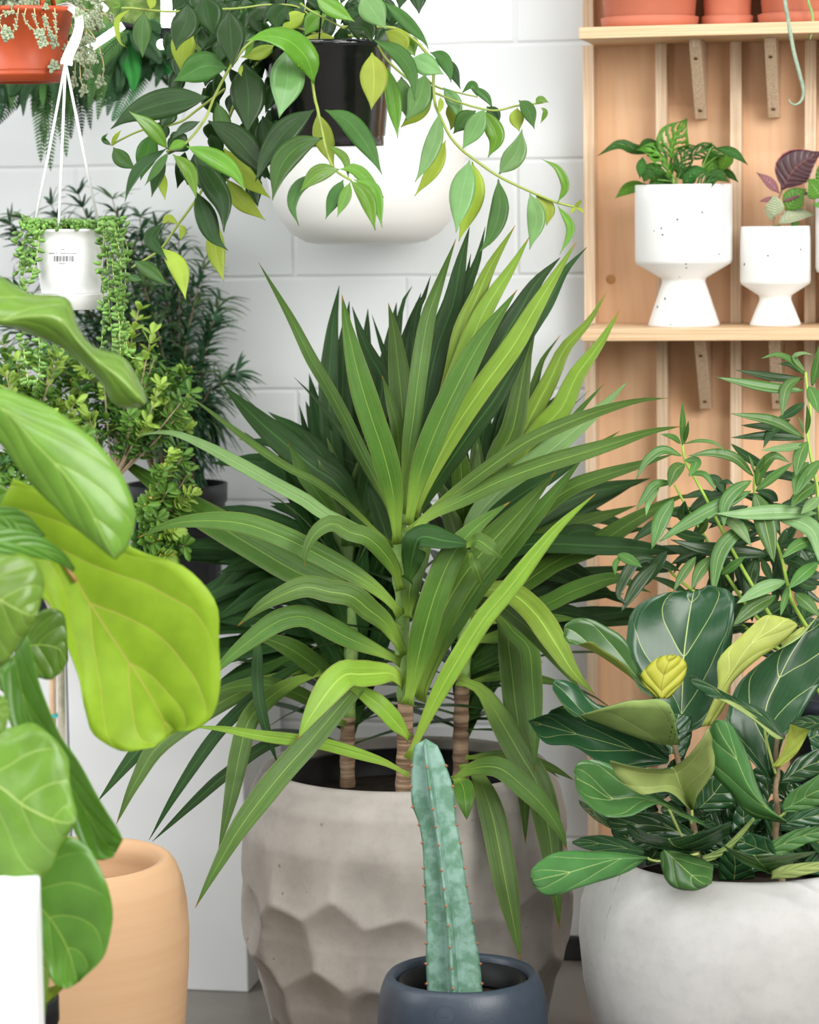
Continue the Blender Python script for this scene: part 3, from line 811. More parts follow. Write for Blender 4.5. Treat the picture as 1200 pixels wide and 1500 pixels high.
DL = [
 # (points base -> tip, width, d0, d1, materials, options)
 ([(583,797),(576,725),(562,665),(545,615),(528,560),(510,485),(501,432)], 31, 4.08, 4.00, MG, dict(fold=.2)),
 ([(598,770),(612,705),(635,640),(665,575),(705,500),(758,424)], 30, 4.08, 4.05, MG, dict(fold=.25)),
 ([(606,757),(635,687),(667,627),(707,568),(753,505),(787,447),(845,353)], 26, 4.10, 4.08, ML, dict()),
 ([(604,765),(650,690),(693,628),(730,577),(770,505),(787,465)], 23, 4.12, 4.12, MD_, dict(roll=.3)),
 ([(591,752),(598,670),(606,610),(614,545),(626,470),(642,420),(668,350)], 21, 4.09, 4.12, MG, dict()),
 ([(600,742),(615,640),(638,520),(663,447),(675,385),(688,332)], 30, 4.13, 4.2, MD_, dict()),
 ([(606,740),(640,590),(667,472),(687,413),(700,380),(711,332)], 20, 4.15, 4.22, MD_, dict()),
 ([(603,745),(625,620),(655,505),(675,450),(690,372)], 18, 4.18, 4.24, MD_, dict()),
 ([(606,740),(640,640),(663,555),(677,488),(698,438),(720,388),(755,330)], 24, 4.11, 4.14, ML, dict(roll=.2)),
 ([(606,745),(630,660),(673,545),(702,472),(723,433),(752,388),(776,346)], 26, 4.105, 4.12, ML, dict()),
 ([(640,690),(700,575),(733,505),(762,455),(787,413),(821,377)], 30, 4.2, 4.25, MD_, dict()),
 ([(680,650),(735,550),(783,473),(803,443),(828,397),(860,362)], 18, 4.22, 4.26, MD_, dict()),
 ([(690,860),(722,730),(770,627),(807,555),(828,510),(862,472),(889,427)], 22, 4.34, 4.30, ML, dict()),
 ([(692,860),(735,730),(790,635),(823,598),(845,550),(878,505),(908,454)], 27, 4.32, 4.27, ML, dict(fold=.2)),
 ([(690,850),(706,760),(732,668),(752,627),(772,522),(786,476)], 28, 4.30, 4.27, MG, dict(fold=.2)),
 ([(690,850),(725,720),(757,640),(783,563),(795,527),(821,491)], 15, 4.33, 4.33, MG, dict()),
 ([(680,840),(693,768),(743,710),(803,663),(840,632),(882,597),(920,559)], 30, 4.27, 4.22, [LDs, LDs], dict(roll=-.2)),
 ([(686,850),(700,780),(745,705),(800,640),(835,600)], 22, 4.31, 4.29, [LDs, LDs], dict()),
 ([(595,780),(653,733),(727,678),(782,642),(857,610),(930,588),(980,583)], 17, 4.05, 3.98, MG, dict()),
 ([(593,802),(623,760),(677,732),(735,704),(800,680),(853,664),(905,648),(955,632),(1000,624)], 21, 4.04, 4.0, MG, dict()),
 ([(597,1032),(608,985),(622,925),(640,865),(665,810),(700,770),(747,735)], 33, 4.05, 4.0, MG, dict(fold=.22)),
 ([(612,1022),(628,960),(648,900),(675,850),(708,808),(745,768),(782,728),(815,690)], 35, 4.09, 4.04, MG, dict(fold=.2)),
 ([(616,1027),(642,955),(668,910),(700,860),(735,815),(785,755),(820,712),(857,667)], 25, 4.12, 4.06, MG, dict()),
 ([(598,1112),(637,1027),(675,960),(710,905),(745,863),(790,805),(825,765),(873,723)], 23, 4.06, 3.98, ML, dict(roll=0, roll1=.4)),
 ([(672,880),(690,874),(715,864),(750,870),(785,900),(815,945),(840,985),(872,1018)], 30, 4.2, 4.0, ML, dict(tilt=.8)),
 ([(672,885),(690,877),(725,883),(758,907),(792,938),(830,985),(852,1012)], 20, 4.22, 4.05, MG, dict()),
 ([(690,905),(727,899),(752,925),(775,950),(780,1000),(784,1060),(783,1130)], 24, 4.25, 4.08, MG, dict(roll1=.2)),
 ([(690,910),(735,905),(747,960),(755,1030),(765,1100),(768,1160),(770,1236)], 29, 4.27, 4.1, MG, dict()),
 ([(672,996),(706,1012),(735,1058),(762,1105),(788,1150),(803,1210),(812,1280),(820,1362)], 33, 4.2, 4.02, MG, dict()),
 ([(664,1145),(687,1128),(715,1123),(737,1128),(763,1149),(797,1182),(821,1218),(831,1245)], 26, 4.1, 3.98, MG, dict()),
 ([(675,1130),(692,1125),(706,1150),(720,1190),(731,1240),(744,1310),(755,1365),(763,1406)], 31, 4.12, 3.98, MG, dict(fold=.2)),
 ([(668,1140),(678,1152),(682,1175),(684,1201)], 24, 4.08, 4.02, MG, dict()),
 # front cane, to the left
 ([(583,797),(572,745),(553,708),(530,665),(505,613),(480,567),(455,525),(425,465),(378,383)], 18, 4.10, 4.10, MG, dict(roll=.35)),
 ([(578,800),(547,775),(523,752),(497,730),(458,703),(430,690),(383,660),(317,610),(275,578)], 13, 4.11, 4.2, MG, dict(roll=.4)),
 ([(587,864),(580,837),(560,807),(537,787),(513,780),(487,767),(463,780),(448,807),(447,831)], 22, 4.06, 3.97, MG, dict()),
 ([(578,832),(533,782),(505,767),(472,752),(450,735),(400,708),(350,680),(300,653),(250,634),(200,637)], 19, 4.09, 4.22, [LDs, LD], dict(roll=.2)),
 ([(545,790),(497,713),(463,687),(433,663),(400,635),(367,605),(325,563)], 32, 4.3, 4.3, MD_, dict()),
 ([(500,778),(483,747),(463,720),(443,693),(432,668),(422,650)], 18, 4.22, 4.2, MG, dict()),
 ([(545,765),(505,710),(480,678),(455,645),(432,622)], 24, 4.33, 4.36, MD_, dict()),
 ([(588,902),(570,880),(540,855),(498,830),(457,808),(417,788),(367,770),(317,763),(255,767),(200,788)], 26, 4.07, 4.02, MG, dict()),
 ([(580,927),(535,890),(482,858),(433,837),(383,808),(333,778),(272,740),(215,700),(160,662)], 36, 4.1, 4.56, MG, dict(fold=.22)),
 ([(593,960),(587,947),(565,913),(540,893),(515,873),(482,867),(450,860),(417,870),(383,888),(348,917)], 27, 4.06, 3.96, MG, dict()),
 ([(587,970),(557,955),(515,937),(482,920),(467,912),(442,903),(408,910),(367,938),(327,972),(305,1000)], 26, 4.07, 3.96, MG, dict()),
 ([(592,1002),(573,987),(550,987),(523,988),(507,988),(487,1005),(457,1047),(436,1083)], 34, 4.06, 3.93, ML, dict()),
 ([(590,1000),(560,990),(532,1000),(500,1032),(451,1090),(407,1140),(352,1212),(315,1275),(286,1330)], 28, 4.08, 3.93, MG, dict(fold=.2)),
 ([(600,1082),(581,1060),(557,1034),(525,1012),(505,1005)], 22, 4.07, 4.05, ML, dict()),
 ([(599,1136),(568,1119),(536,1108),(492,1095),(460,1088),(388,1079),(326,1068),(278,1064)], 15, 4.08, 4.0, ML, dict()),
 ([(470,985),(430,1000),(395,1022),(365,1055),(352,1100),(338,1170),(320,1247)], 24, 4.25, 4.05, MG, dict()),
 ([(480,960),(420,985),(370,1024),(315,1079),(260,1159),(218,1231)], 15, 4.3, 4.2, MD_, dict()),
 ([(480,1080),(400,1088),(333,1133),(290,1170),(223,1233)], 14, 4.3, 4.2, MD_, dict()),
 ([(430,960),(330,1010),(250,1060),(203,1100),(143,1174)], 25, 4.34, 4.2, MD_, dict()),
 ([(440,980),(340,1020),(240,1085),(200,1143),(170,1208)], 24, 4.32, 4.18, MG, dict()),
 ([(372,915),(377,947),(377,988),(380,1027),(392,1075),(408,1122)], 14, 4.2, 4.12, MD_, dict()),
 ([(505,1025),(480,992),(433,955),(393,937),(360,935)], 25, 4.3, 4.2, MG, dict()),
 ([(505,1062),(450,1023),(400,1005),(367,1003),(323,1013),(295,1040)], 18, 4.32, 4.2, MG, dict()),
 # left back cane: dark upright fan
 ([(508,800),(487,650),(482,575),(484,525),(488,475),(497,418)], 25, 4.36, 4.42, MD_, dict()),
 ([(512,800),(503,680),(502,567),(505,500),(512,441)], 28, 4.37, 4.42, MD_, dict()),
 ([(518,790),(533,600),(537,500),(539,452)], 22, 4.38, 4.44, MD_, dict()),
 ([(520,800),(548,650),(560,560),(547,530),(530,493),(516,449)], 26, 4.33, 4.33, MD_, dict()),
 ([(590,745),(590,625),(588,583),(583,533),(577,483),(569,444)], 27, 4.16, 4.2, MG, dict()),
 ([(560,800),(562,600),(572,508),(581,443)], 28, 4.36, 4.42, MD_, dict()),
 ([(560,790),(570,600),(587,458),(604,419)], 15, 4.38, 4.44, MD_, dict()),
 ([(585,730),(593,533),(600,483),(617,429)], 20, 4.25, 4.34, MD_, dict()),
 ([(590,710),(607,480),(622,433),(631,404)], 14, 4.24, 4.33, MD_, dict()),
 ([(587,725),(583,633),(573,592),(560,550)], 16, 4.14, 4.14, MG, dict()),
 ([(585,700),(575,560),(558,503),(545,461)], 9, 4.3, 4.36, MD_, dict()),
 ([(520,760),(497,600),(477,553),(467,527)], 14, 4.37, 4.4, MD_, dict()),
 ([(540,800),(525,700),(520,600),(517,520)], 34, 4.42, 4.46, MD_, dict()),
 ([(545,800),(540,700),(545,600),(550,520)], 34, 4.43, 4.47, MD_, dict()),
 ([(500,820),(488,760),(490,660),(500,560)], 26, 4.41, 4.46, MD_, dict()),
 # right back cane
 ([(680,790),(679,745),(677,710),(672,660),(655,635)], 24, 4.33, 4.25, MG, dict()),
 ([(690,810),(696,740),(698,690),(699,627)], 22, 4.36, 4.36, MG, dict()),
 ([(690,905),(760,860),(815,822),(870,800),(930,762),(985,732),(1010,724)], 25, 4.35, 4.28, MG, dict()),
 ([(700,915),(793,888),(835,868),(885,850),(910,848),(940,863),(955,868)], 21, 4.33, 4.26, MG, dict()),
 ([(690,850),(760,802),(810,797),(877,800),(927,802),(975,807),(1022,809)], 23, 4.3, 4.27, MD_, dict()),
 ([(695,860),(740,832),(817,790),(852,777),(885,783),(918,793)], 20, 4.34, 4.3, MD_, dict()),
 ([(695,850),(745,815),(795,785),(843,768),(893,753),(934,740)], 19, 4.36, 4.33, MG, dict()),
 ([(690,850),(705,810),(780,758),(832,718),(882,698),(940,680),(990,664)], 23, 4.27, 4.2, MG, dict(roll=-.2)),
 ([(690,800),(760,690),(832,622),(850,600),(888,559)], 12, 4.3, 4.25, MG, dict()),
 ([(690,800),(740,740),(810,692),(857,660),(882,648),(909,631)], 15, 4.26, 4.2, MG, dict()),
 ([(690,800),(720,760),(770,720),(830,685),(856,668)], 20, 4.22, 4.15, MD_, dict()),
 ([(690,940),(740,930),(785,912),(815,906),(850,908)], 17, 4.34, 4.25, MG, dict()),
 ([(685,1000),(740,990),(800,997),(845,1010)], 12, 4.34, 4.25, MG, dict()),
 ([(682,1110),(740,1108),(800,1122),(842,1143)], 14, 4.25, 4.2, MG, dict()),
 ([(683,1112),(715,1105),(745,1112),(790,1120),(820,1140)], 8, 4.3, 4.24, MG, dict()),
 # broken leaf tip in front
 ([(598,850),(606,810),(617,787),(650,792),(680,797),(690,806)], 24, 4.04, 3.98, MD_, dict(tilt=1.0)),
 ([(683,800),(700,792),(720,805),(737,818)], 19, 3.98, 3.96, MG, dict()),
 ([(688,808),(697,830),(708,862)], 11, 3.98, 3.97, MG, dict()),
 ([(598,905),(601,860),(612,825),(625,800),(640,790)], 24, 4.07, 4.1, MG, dict()),
]
for pts, w, d0, d1, mm, op in DL:
    op = dict(op); op.setdefault('fold', .14); op.setdefault('wave', .012)
    put('leaf', leafpx(pts, w*1.1, d0, d1, bow=0.02, kind='strap', nr=26, nc=7, **op), mm, dra)

# dense leaves inside the crowns, shade put into a darker green
def strap3(base, az, el, L, w, droop, mbd, n=12, kind='strap', fold=.15):
    p = Vector(base); pts = [p.copy()]
    e = el
    for i in range(n):
        d = Vector((math.cos(az)*math.cos(e), math.sin(az)*math.cos(e), math.sin(e)))
        p = p+d*(L/n); pts.append(p.copy()); e -= droop/n*(0.4+1.2*i/n)
    hz_ = Vector((-math.sin(az), math.cos(az), 0))
    data = sheet(ribbon(pts, w, lambda p, t, u: hz_*-1, kind, n+1, 5, fold), 0.0004)
    mbd.add(*data)
for cn, lo, hi, num, zr in ((c_left, 8, 39, 46, (0.2, 1.35)), (c_right, 10, 39, 46, (0.1, 1.2)), (c_front, 18, 39, 10, (0.2, 1.1))):
    mb = MB()
    for i in range(num):
        q = i/num; b = cn[int(lo+(hi-lo)*q)]
        az = i*2.399+R.uniform(-.3, .3)
        toward = math.cos(az-math.atan2(-1, 0.2))
        if cn is c_front and toward > -0.2: continue
        if toward > 0.55 and q < 0.75: continue
        L = R.uniform(.26, .38)*(1 if toward < 0.3 else 0.75)
        if math.sin(az) > 0.3: L *= 0.75
        strap3(b, az, zr[0]+(zr[1]-zr[0])*q+R.uniform(-.15, .15), L, R.uniform(.022, .03), R.uniform(.5, 1.3)*(1.1-q*0.7), mb)
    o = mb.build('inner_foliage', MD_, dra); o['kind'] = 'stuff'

# strap leaves behind the front cane, their shade painted as deeper green
for cn, d, angs, num in ((c_left, 4.40, (1.75, 3.6), 60), (c_right, 4.38, (-0.1, 1.45), 40), (c_left, 4.42, (1.2, 1.9), 26), (c_right, 4.42, (1.0, 1.6), 26)):
    mb = MB()
    for i in range(num):
        q = (i+R.random())/num
        b3 = cn[int(6+32*q)]; rel = b3-CAM; dd = rel.dot(FWD)
        bx, by = 600+FPX*rel.dot(RT)/dd, 750-FPX*rel.dot(UP)/dd
        up = angs[1]-angs[0] < 0.9
        a = R.uniform(*angs); L = R.uniform(190, 330) if not up else R.uniform(230, 340)
        if not up: a = a if q > .35 else (angs[0] if cn is c_right else angs[1])+R.uniform(-.4, .3)
        dr = R.uniform(10, 90) if not up else R.uniform(-8, 12)
        x1, y1 = bx+L*.5*math.cos(a), by-L*.5*math.sin(a)
        x2, y2 = bx+L*math.cos(a), by-L*math.sin(a)+dr
        if x2 > 985 or y2 < 425: continue
        if (x2 < 340 and y2 > 1040) or (x2 > 750 and y2 > 930) or y2 > 1130: continue
        d1 = d+R.uniform(-.06, .10)
        mb.add(*leafpx([(bx, by), (x1, y1-dr*.15), (x2, y2)], R.uniform(24, 32), d-.01, d1, kind='strap', nr=14, nc=5, fold=.15, roll=R.uniform(-.5, .5)))
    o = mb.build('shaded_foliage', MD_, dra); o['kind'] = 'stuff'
# ================================================================== fiddle leaf figs
FV = hx('#cfd98a')
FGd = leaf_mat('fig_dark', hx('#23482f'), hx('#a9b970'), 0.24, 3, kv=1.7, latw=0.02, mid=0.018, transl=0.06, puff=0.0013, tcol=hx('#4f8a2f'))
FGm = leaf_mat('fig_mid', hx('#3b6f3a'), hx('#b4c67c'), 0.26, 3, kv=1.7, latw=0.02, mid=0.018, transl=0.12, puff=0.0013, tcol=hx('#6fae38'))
FGu = leaf_mat('fig_underside', hx('#98b86a'), hx('#c6d38e'), 0.55, 3, kv=1.7, latw=0.022, mid=0.022, transl=0.2, puff=0.001)
FGl = leaf_mat('fig_lime', hx('#b0cc60'), hx('#d8e094'), 0.5, 3, kv=1.7, latw=0.022, mid=0.022, transl=0.28, puff=0.001)
FGo = leaf_mat('fig_olive', hx('#aebb40'), hx('#86762a'), 0.5, 4, kv=1.4, latw=0.04, mid=0.03, transl=0.25, puff=0.002)
Bg = leaf_mat('bigfig_green', hx('#659a3c'), hx('#bdd27c'), 0.24, 4, kv=1.7, latw=0.02, mid=0.018, transl=0.28, puff=0.0013, tcol=hx('#a6d03a'))
Bd = leaf_mat('bigfig_deep', hx('#4a802c'), hx('#9fbb58'), 0.28, 4, kv=1.7, latw=0.02, mid=0.018, transl=0.22, puff=0.0013, tcol=hx('#8fc42e'))
Bu = leaf_mat('bigfig_underside', hx('#98bf34'), hx('#d2c766'), 0.5, 4, kv=1.7, latw=0.032, mid=0.020, transl=0.5, puff=0.002, tcol=hx('#cbe560'))
T5 = (760, 840, 2.7273)
def fig(rows, d0, d1, mats, parent, tr=None, **kw):
    kw.setdefault('wave', 0.02)
    return put('leaf', sheet_rows_px(rows, d0, d1, tr=tr, **kw), mats, parent)
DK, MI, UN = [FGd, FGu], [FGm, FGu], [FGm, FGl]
# rows: (left, midrib, right) walking from stem to tip, as seen from the upper side
G = [
 # big dark leaf at the back
 ([((640,640),(655,640),(670,640)),((600,560),(650,560),(770,580)),((500,440),(655,450),(825,430)),((432,290),(660,330),(835,300)),((455,150),(675,210),(865,130)),((560,85),(690,120),(840,70)),((650,70),(700,72),(760,45))], 4.02, 4.06, DK, dict(lift=.012)),
 # curled leaf, left top
 ([((540,505),(550,505),(560,500)),((465,370),(510,460),(490,470)),((430,270),(430,400),(430,370)),((340,205),(330,330),(330,300)),((250,178),(250,290),(290,272)),((190,200),(205,270),(230,285)),((180,245),(185,262),(205,285))], 3.92, 3.90, [FGm, FGl], dict(dr=-.045, mid=.0)),
 # small olive leaf
 ([((600,500),(570,500),(545,495)),((650,440),(572,440),(490,430)),((672,375),(590,375),(500,385)),((650,335),(610,335),(560,335)),((625,325),(618,325),(610,325))], 3.88, 3.89, [FGo, FGo], dict(lift=-.01)),
 # left cupped leaf with pale underside towards us
 ([((640,680),(645,685),(645,690)),((600,600),(560,680),(600,520)),((480,530),(430,640),(480,505)),((330,530),(330,600),(360,530)),((220,440),(230,560),(260,560)),((150,425),(165,510),(220,570)),((135,455),(140,470),(160,500))], 3.88, 3.84, DK, dict(dr=-.07, dl=.03, mid=.012)),
 # dark wide leaves at left
 ([((590,760),(600,750),(600,730)),((450,780),(440,700),(500,650)),((330,760),(300,660),(380,620)),((220,690),(190,630),(230,580)),((110,680),(100,605),(130,560)),((38,592),(38,590),(40,588))][:6], 3.93, 3.84, DK, dict(lift=.01)),
 ([((600,740),(600,720),(600,700)),((480,690),(450,640),(500,590)),((300,680),(280,600),(350,530)),((150,640),(160,580),(230,515)),((105,585),(110,570),(130,545))], 3.97, 3.92, DK, dict()),
 # lower left leaf with pale rim
 ([((750,1010),(745,1005),(740,995)),((640,965),(600,930),(580,905)),((560,920),(470,895),(460,820)),((440,970),(370,900),(360,760)),((330,965),(290,850),(260,745)),((240,880),(235,820),(228,770)),((222,800),(222,795),(222,790))], 3.84, 3.78, MI, dict(dl=-.035)),
 # V leaf in the middle, underside towards us
 ([((700,945),(692,945),(684,945)),((720,880),(650,860),(600,875)),((780,790),(630,800),(480,880)),((775,680),(615,775),(385,800)),((760,615),(612,778),(365,745))], 3.84, 3.76, DK, dict(lift=.03, under=True)),
 # wide low leaf
 ([((690,1110),(700,1110),(710,1110)),((560,1100),(660,1100),(760,1100)),((450,1050),(620,1085),(840,1040)),((425,985),(600,1060),(850,990))], 3.80, 3.72, DK, dict(lift=.02)),
 # bottom left flat leaf
 ([((515,1140),(515,1138),(515,1132)),((440,1190),(400,1140),(400,1115)),((345,1225),(300,1165),(280,1110)),((240,1255),(200,1195),(170,1110)),((130,1290),(110,1215),(90,1145)),((70,1260),(65,1225),(55,1180)),((48,1215),(48,1210),(48,1205))], 3.82, 3.68, MI, dict(lift=-.01)),
 ([((500,1125),(500,1115),(500,1100)),((400,1120),(370,1085),(370,1050)),((280,1105),(270,1075),(270,1050)),((215,1080),(215,1075),(215,1070))], 3.86, 3.80, DK, dict()),
 # small front leaf over the rim
 ([((600,1105),(580,1105),(565,1120)),((690,1125),(630,1150),(575,1190)),((770,1160),(690,1205),(610,1250)),((775,1200),(730,1235),(690,1268)),((770,1240),(760,1245),(745,1255))], 3.78, 3.70, MI, dict(lift=-.015)),
 # mid right leaf, glossy
 ([((1065,985),(1070,990),(1070,1000)),((1010,950),(990,935),(920,965)),((960,860),(920,850),(850,880)),((920,740),(870,740),(775,800)),((880,650),(820,660),(742,700)),((840,595),(790,600),(755,640)),((800,585),(790,585),(780,590))], 3.80, 3.74, MI, dict(lift=-.02)),
 # upright lime leaf seen from below
 ([((770,610),(750,610),(728,615)),((830,520),(790,500),(755,560)),((850,440),(860,380),(795,450)),((960,340),(930,280),(800,340)),((1060,270),(1020,220),(900,240)),((1110,215),(1060,190),(970,175)),((1110,200),(1080,182),(1010,165))], 3.95, 3.98, [FGl, FGm], dict()),
 ([((1060,300),(1050,300),(1045,300)),((1110,280),(1090,260),(1070,260)),((1150,230),(1140,215),(1120,220))], 3.99, 4.0, [FGl, FGm], dict()),
 # big right leaf
 ([((1000,830),(1010,820),(1020,810)),((840,640),(985,660),(1060,660)),((832,560),(990,530),(1110,600)),((880,440),(1040,420),(1170,500)),((1000,330),(1090,320),(1220,420)),((1120,260),(1150,230),(1260,330)),((1190,180),(1200,170),(1230,200))], 3.90, 3.93, DK, dict(lift=.015)),
 # over-arching leaf with the underside showing
 ([((1060,665),(1062,660),(1065,655)),((960,590),(960,560),(1000,560)),((860,520),(840,510),(900,510)),((760,490),(770,450),(830,480)),((690,440),(700,420),(740,430)),((685,410),(688,408),(690,405))], 3.84, 3.78, DK, dict(dl=-.02, lift=-.01)),
 ([((1055,660),(1060,662),(1062,660)),((930,560),(960,600),(1020,655)),((850,510),(870,530),(940,585)),((800,500),(810,505),(830,515))], 3.83, 3.79, [FGu, FGm], dict()),
 # little lime leaf at the stem tip
 ([((1010,775),(1030,775),(1045,775)),((1050,720),(1080,700),(1110,720)),((1075,640),(1110,640),(1150,650)),((1090,590),(1120,600),(1165,625))], 3.86, 3.82, [FGl, FGl], dict()),
 # right edge leaves
 ([((1050,930),(1055,945),(1060,955)),((1080,880),(1120,910),(1130,950)),((1140,840),(1170,880),(1200,930)),((1220,790),(1240,850),(1260,900))], 3.82, 3.80, MI, dict()),
 ([((1210,570),(1210,600),(1210,630)),((1150,568),(1145,595),(1150,622)),((1085,595),(1085,597),(1085,600))], 3.82, 3.78, DK, dict()),
 ([((1030,1130),(1020,1100),(1010,1070)),((1090,1110),(1100,1060),(1090,1030)),((1150,1080),(1170,1040),(1160,1015)),((1220,1060),(1220,1030),(1220,1010))], 3.78, 3.76, MI, dict()),
 # low cupped leaf right
 ([((1010,1200),(1000,1200),(990,1200)),((900,1160),(980,1170),(1060,1165)),((830,1100),(960,1150),(1130,1140)),((815,1082),(940,1125),(1195,1110))], 3.80, 3.73, MI, dict(lift=.02)),
 ([((1005,1220),(1010,1215),(1010,1180)),((1100,1215),(1100,1185),(1100,1160)),((1220,1185),(1220,1165),(1220,1150))], 3.78, 3.75, [FGu, FGm], dict()),
 ([((800,1225),(860,1225),(940,1220)),((800,1160),(865,1170),(940,1190)),((820,1110),(860,1110),(900,1140))], 3.86, 3.83, DK, dict()),
 ([((1045,1140),(1040,1130),(1035,1110)),((940,1140),(950,1095),(1000,1060)),((870,1100),(880,1065),(920,1035))], 3.86, 3.84, DK, dict()),
 ([((740,1160),(735,1140),(732,1130)),((840,1110),(830,1095),(820,1090)),((945,985),(940,978),(935,975))], 3.88, 3.84, [FGu, FGm], dict()),
 ([((690,950),(720,940),(750,960)),((720,850),(780,880),(850,930)),((790,800),(830,810),(870,880))], 3.92, 3.92, DK, dict()),
 ([((720,1080),(710,1060),(700,1030)),((560,1060),(560,1010),(570,960)),((400,1040),(400,1000),(420,960)),((345,985),(348,984),(350,983))], 3.90, 3.86, DK, dict()),
 ([((1045,840),(1050,830),(1050,815)),((1130,830),(1130,780),(1110,740)),((1220,790),(1230,740),(1220,690))], 3.90, 3.92, DK, dict()),
 ([((1040,1010),(1050,1000),(1050,990)),((1130,1010),(1130,980),(1120,950)),((1220,1000),(1230,960),(1220,930))], 3.90, 3.9, DK, dict()),
 ([((990,930),(1000,900),(1010,880)),((960,850),(985,810),(1010,800)),((930,790),(960,770),(990,780))], 3.94, 3.94, DK, dict()),
 ([((560,760),(610,720),(660,740)),((560,650),(620,640),(690,660)),((600,560),(640,560),(690,570))], 4.0, 4.02, DK, dict()),
 ([((850,1040),(900,1000),(950,1010)),((860,960),(900,930),(980,960)),((890,900),(920,880),(960,900))], 3.95, 3.95, DK, dict()),
 ([((1130,620),(1160,660),(1170,720)),((1180,590),(1210,640),(1230,700)),((1230,600),(1240,630),(1250,660))], 3.92, 3.93, DK, dict()),
 ([((240,905),(290,930),(360,960)),((250,930),(310,970),(390,1010)),((300,980),(350,1010),(420,1040))], 3.98, 3.95, DK, dict()),
 ([((720,1150),(680,1180),(660,1190)),((700,1120),(640,1140),(600,1160)),((660,1100),(600,1115),(560,1140))], 3.93, 3.9, DK, dict()),
]
for rows, d0, d1, mm, kw in G:
    # rows run left to right as seen; keep the true upper side towards the upper side material
    fig(rows, d0, d1, mm, figd, T5, **kw)
M_figwood = plain('fig_bark', hx('#7d6a52'), 0.8, 0.2, 60, 0.3, 0.001, 120)
M_figgreen = plain('fig_green_stem', hx('#a5b563'), 0.5, 0.3)
def px5(a, d): return P(T5[0]+a[0]/T5[2], T5[1]+a[1]/T5[2], d)
k = mpp(3.9)
mb = MB(); mb.tube(cr([px5(q, 3.89) for q in ((1035,640),(1028,720),(1035,790),(1026,870),(1035,960),(1027,1050),(1045,1140),(1055,1260))], 30), [3.2*k+0.0018*(i/30)+0.0006*(i % 4 == 0) for i in range(30)], 10)
mb.build('stem', M_figwood, figd)
mb = MB(); mb.tube(cr([px5(q, 3.95) for q in ((600,600),(640,760),(680,930),(705,1050),(720,1260))], 26), [3.5*k+0.0022*i/26 for i in range(26)], 10)
mb.build('stem', M_figwood, figd)
for a in (((1026,800),(985,640),(985,560)), ((690,1000),(690,930),(640,820)), ((1030,980),(1060,960),(1075,930)), ((720,1120),(560,1150),(510,1135)), ((720,1100),(660,1060),(600,940))):
    mb = MB(); mb.tube(cr([px5(q, 3.87) for q in a], 10), 1.9*k, 8); mb.build('petiole', M_figgreen, figd)
mb = MB()
for i in range(115):
    x, y = R.uniform(420, 1230), R.uniform(860, 1190)
    if i > 70: x, y = R.uniform(820, 1240), R.uniform(1010, 1200)
    if y < 900 and x < 600: continue
    a = R.uniform(-2.9, -.2); L = R.uniform(120, 210)
    mb.add(*leafpx([(x, y), (x+L*.5*math.cos(a), y+L*.4*math.sin(a)), (x+L*math.cos(a), y+L*.8*math.sin(a))], R.uniform(90, 140), R.uniform(3.97, 4.06), None, kind='fiddle', nr=12, nc=7, fold=.1, cup=.2, tr=T5, roll=R.uniform(-.7, .7)))
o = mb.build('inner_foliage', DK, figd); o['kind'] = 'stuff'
# burnt spot on the low leaf is a patch of dry tissue
M_dry = plain('dry_leaf', hx('#c2a276'), 0.8, 0.2, 90, 0.2)

# ---- the big blurred fig in the foreground on the left
bb = P(8, 1470, 3.42); bb.z = 0
figl = thing('potted_fig', bb, 'large bright green fiddle leaf fig at the left edge, in the near foreground', 'potted plant')
kb_ = mpp(3.42); ztop = P(8, 1462, 3.42).z
mb = MB(); mb.lathe(bb, [(0.001, 0), (58*kb_, 0), (60*kb_, 0.01), (76*kb_, ztop-0.03), (78*kb_, ztop-0.03), (78*kb_, ztop), (74*kb_, ztop), (70*kb_, ztop-0.05), (0.001, ztop-0.05)], 56)
mb.build('nursery_pot', M_black, figl)
mb = MB(); mb.lathe(bb, [(71*kb_, ztop-0.03), (0.001, ztop-0.025)], 40); mb.build('soil', M_soil, figl)
M_trunk = plain('pale_fig_trunk', hx('#d8cbbb'), 0.8, 0.2, 70, 0.15, 0.001, 150)
M_stake = plain('wooden_stake', hx('#e3c2a4'), 0.7, 0.2, 40, 0.08)
mb = MB(); mb.tube(cr([P(45, 1480, 3.42), P(70, 1300, 3.44), P(88, 1150, 3.46), P(90, 1020, 3.47), P(86, 930, 3.48), P(60, 860, 3.48), P(0, 800, 3.48), P(-70, 700, 3.48)], 40), 0.0048, 12); mb.build('trunk', M_trunk, figl)
mb = MB(); mb.tube([P(48, 1480, 3.45), P(66, 1290, 3.465), P(77, 1120, 3.48), P(77, 860, 3.48)], 0.0045, 10); mb.build('stake', M_stake, figl)
M_tie = plain('teal_tie', hx('#35c3c6'), 0.5, 0.4)
c0, c1 = P(89, 1047, 3.469), P(77, 1049, 3.481)
mb = MB()
loop = []
for i in range(25):
    a = 2*PI*i/24; m_ = (c0+c1)*0.5
    loop.append(m_+RT*(0.0112*math.cos(a))+FWD*(0.010*math.sin(a))+UP*(0.0004*math.cos(a)))
for i in range(24):
    b = len(mb.v)
    mb.v += [loop[i]-UP*0.0022, loop[i+1]-UP*0.0022, loop[i+1]+UP*0.0022, loop[i]+UP*0.0022]; mb.f.append((b, b+1, b+2, b+3)); mb.uv += [(0, 0)]*4; mb.m.append(0)
mb.build('tie', M_tie, figl)
BG, BD = [Bg, Bu], [Bd, Bu]
